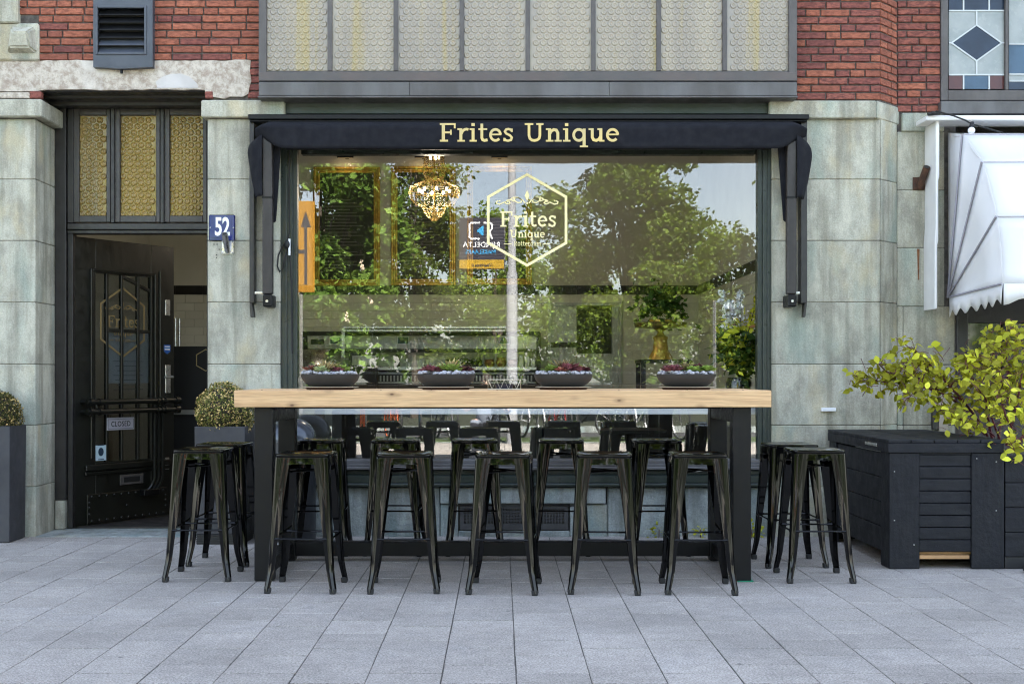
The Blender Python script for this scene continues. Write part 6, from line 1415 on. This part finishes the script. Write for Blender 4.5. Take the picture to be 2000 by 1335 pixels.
# the photographer crouching behind a tripod
pe = thing('person', 'crouching photographer in a pale blue grey shirt behind a camera tripod', 'person', (-.22,-9.50,0))
sk_v = [((0,0,.42),.15),((0,.03,.60),.15),((0,.08,.78),.155),((0,.10,.90),.07),((0,.13,.98),.075),((0,.14,1.07),.098),((0,.15,1.14),.085),
 ((-.19,.08,.82),.065),((-.36,.16,.62),.048),((-.20,.36,.74),.036),((-.10,.44,.86),.032),((.19,.08,.82),.065),((.36,.16,.62),.048),((.22,.36,.74),.036),((.12,.44,.86),.032),
 ((-.11,.02,.36),.10),((-.18,.40,.48),.075),((-.17,.20,.08),.05),((-.17,.32,.04),.045),((.11,.02,.36),.10),((.15,.30,.12),.07),((.14,-.10,.09),.055),((.14,-.18,.05),.045)]
sk_e = [(0,1),(1,2),(2,3),(3,4),(4,5),(5,6),(2,7),(7,8),(8,9),(9,10),(2,11),(11,12),(12,13),(13,14),(0,15),(15,16),(16,17),(17,18),(0,19),(19,20),(20,21),(21,22)]
me = bpy.data.meshes.new('body'); me.from_pydata([v[0] for v in sk_v], sk_e, []); o = bpy.data.objects.new('body', me); col.objects.link(o)
md = o.modifiers.new('skin','SKIN'); ss = o.modifiers.new('sub','SUBSURF'); ss.levels = 2; ss.render_levels = 2
for i, v in enumerate(sk_v): me.skin_vertices[0].data[i].radius = (v[1], v[1])
me.skin_vertices[0].data[0].use_root = True
bpy.context.view_layer.update(); bm_ = bpy.data.meshes.new_from_object(o.evaluated_get(bpy.context.evaluated_depsgraph_get())); bpy.data.objects.remove(o)
bm_.name = 'body'; bm_.materials.clear()
for m_ in (mk('pale_blue_grey_shirt',(.20,.23,.29),.85), mk('skin',(.55,.34,.25),.55), mk('dark_trousers',(.03,.032,.045),.85)): bm_.materials.append(m_)
for p in bm_.polygons:
    c = p.center
    p.material_index = 2 if c.z < .45 else (1 if (c.z > .90 and abs(c.x) < .13 and c.y < .3) or (c.y > .24 and c.z > .5) else 0)
bm_.shade_smooth(); link('body', bm_, pe)
MB().ball((0,.125,1.10), .108, 14, 10, 1.05).build('hair', mk('dark_hair',(.03,.02,.015),.7), pe, smooth=60)
fc = MB(); fc.ball((-.035,.235,1.085), .012, 8, 6).ball((.035,.235,1.085), .012, 8, 6).tube([(0,.235,1.08),(0,.262,1.05),(0,.24,1.04)], [.010,.014,.010], 6); fc.build('face', bm_.materials[1], pe, smooth=60)
MB().box(-.026,.026,.236,.240,1.015,1.022).build('mouth', mk('lip',(.35,.12,.10),.5), pe)
fg = MB()
for sx in (-1,1):
    for k in range(4): fg.tube([(sx*(.115-.012*k),.45,.875-.018*k),(sx*(.085-.01*k),.475,.885-.018*k),(sx*(.05),.47,.885-.018*k)], [.009,.0085,.007], 6)
    fg.tube([(sx*.115,.43,.875),(sx*.09,.43,.91),(sx*.06,.445,.915)], [.011,.010,.008], 6)
fg.build('fingers', bm_.materials[1], pe, smooth=60)
tp = thing('tripod', 'black camera tripod standing before the crouching photographer', 'tripod', (0,-8.98,0))
for a in (95, 215, 325): MB().tube([(0,0,.95),(.34*math.cos(R(a)),.34*math.sin(R(a)),.0)], [.018,.012], 8).build('leg', M['black_metal'], tp, smooth=40)
MB().tube([(0,0,.90),(0,0,1.10)], .018, 10).lathe([(.035,.93),(.035,.98),(1e-6,.98)],12).build('centre_column', M['black_metal'], tp, smooth=40)
cmr = thing('camera_body', 'black photo camera mounted on the tripod', 'camera', (0,-8.98,1.102))
MB().box(-.07,.07,-.035,.03,0,.10).box(-.03,.03,-.035,.025,.1005,.135).build('housing', M['black_metal'], cmr, bevel=.008); MB().lathe([(.036,0),(.036,.10),(.030,.105),(1e-6,.105)], 20).build('lens', M['rubber'], cmr, smooth=40)
ln_ = [c for c in cmr.children if c.name.startswith('lens')][0]; ln_.rotation_euler = (R(-90),0,0); ln_.location = (0,.031,.055)
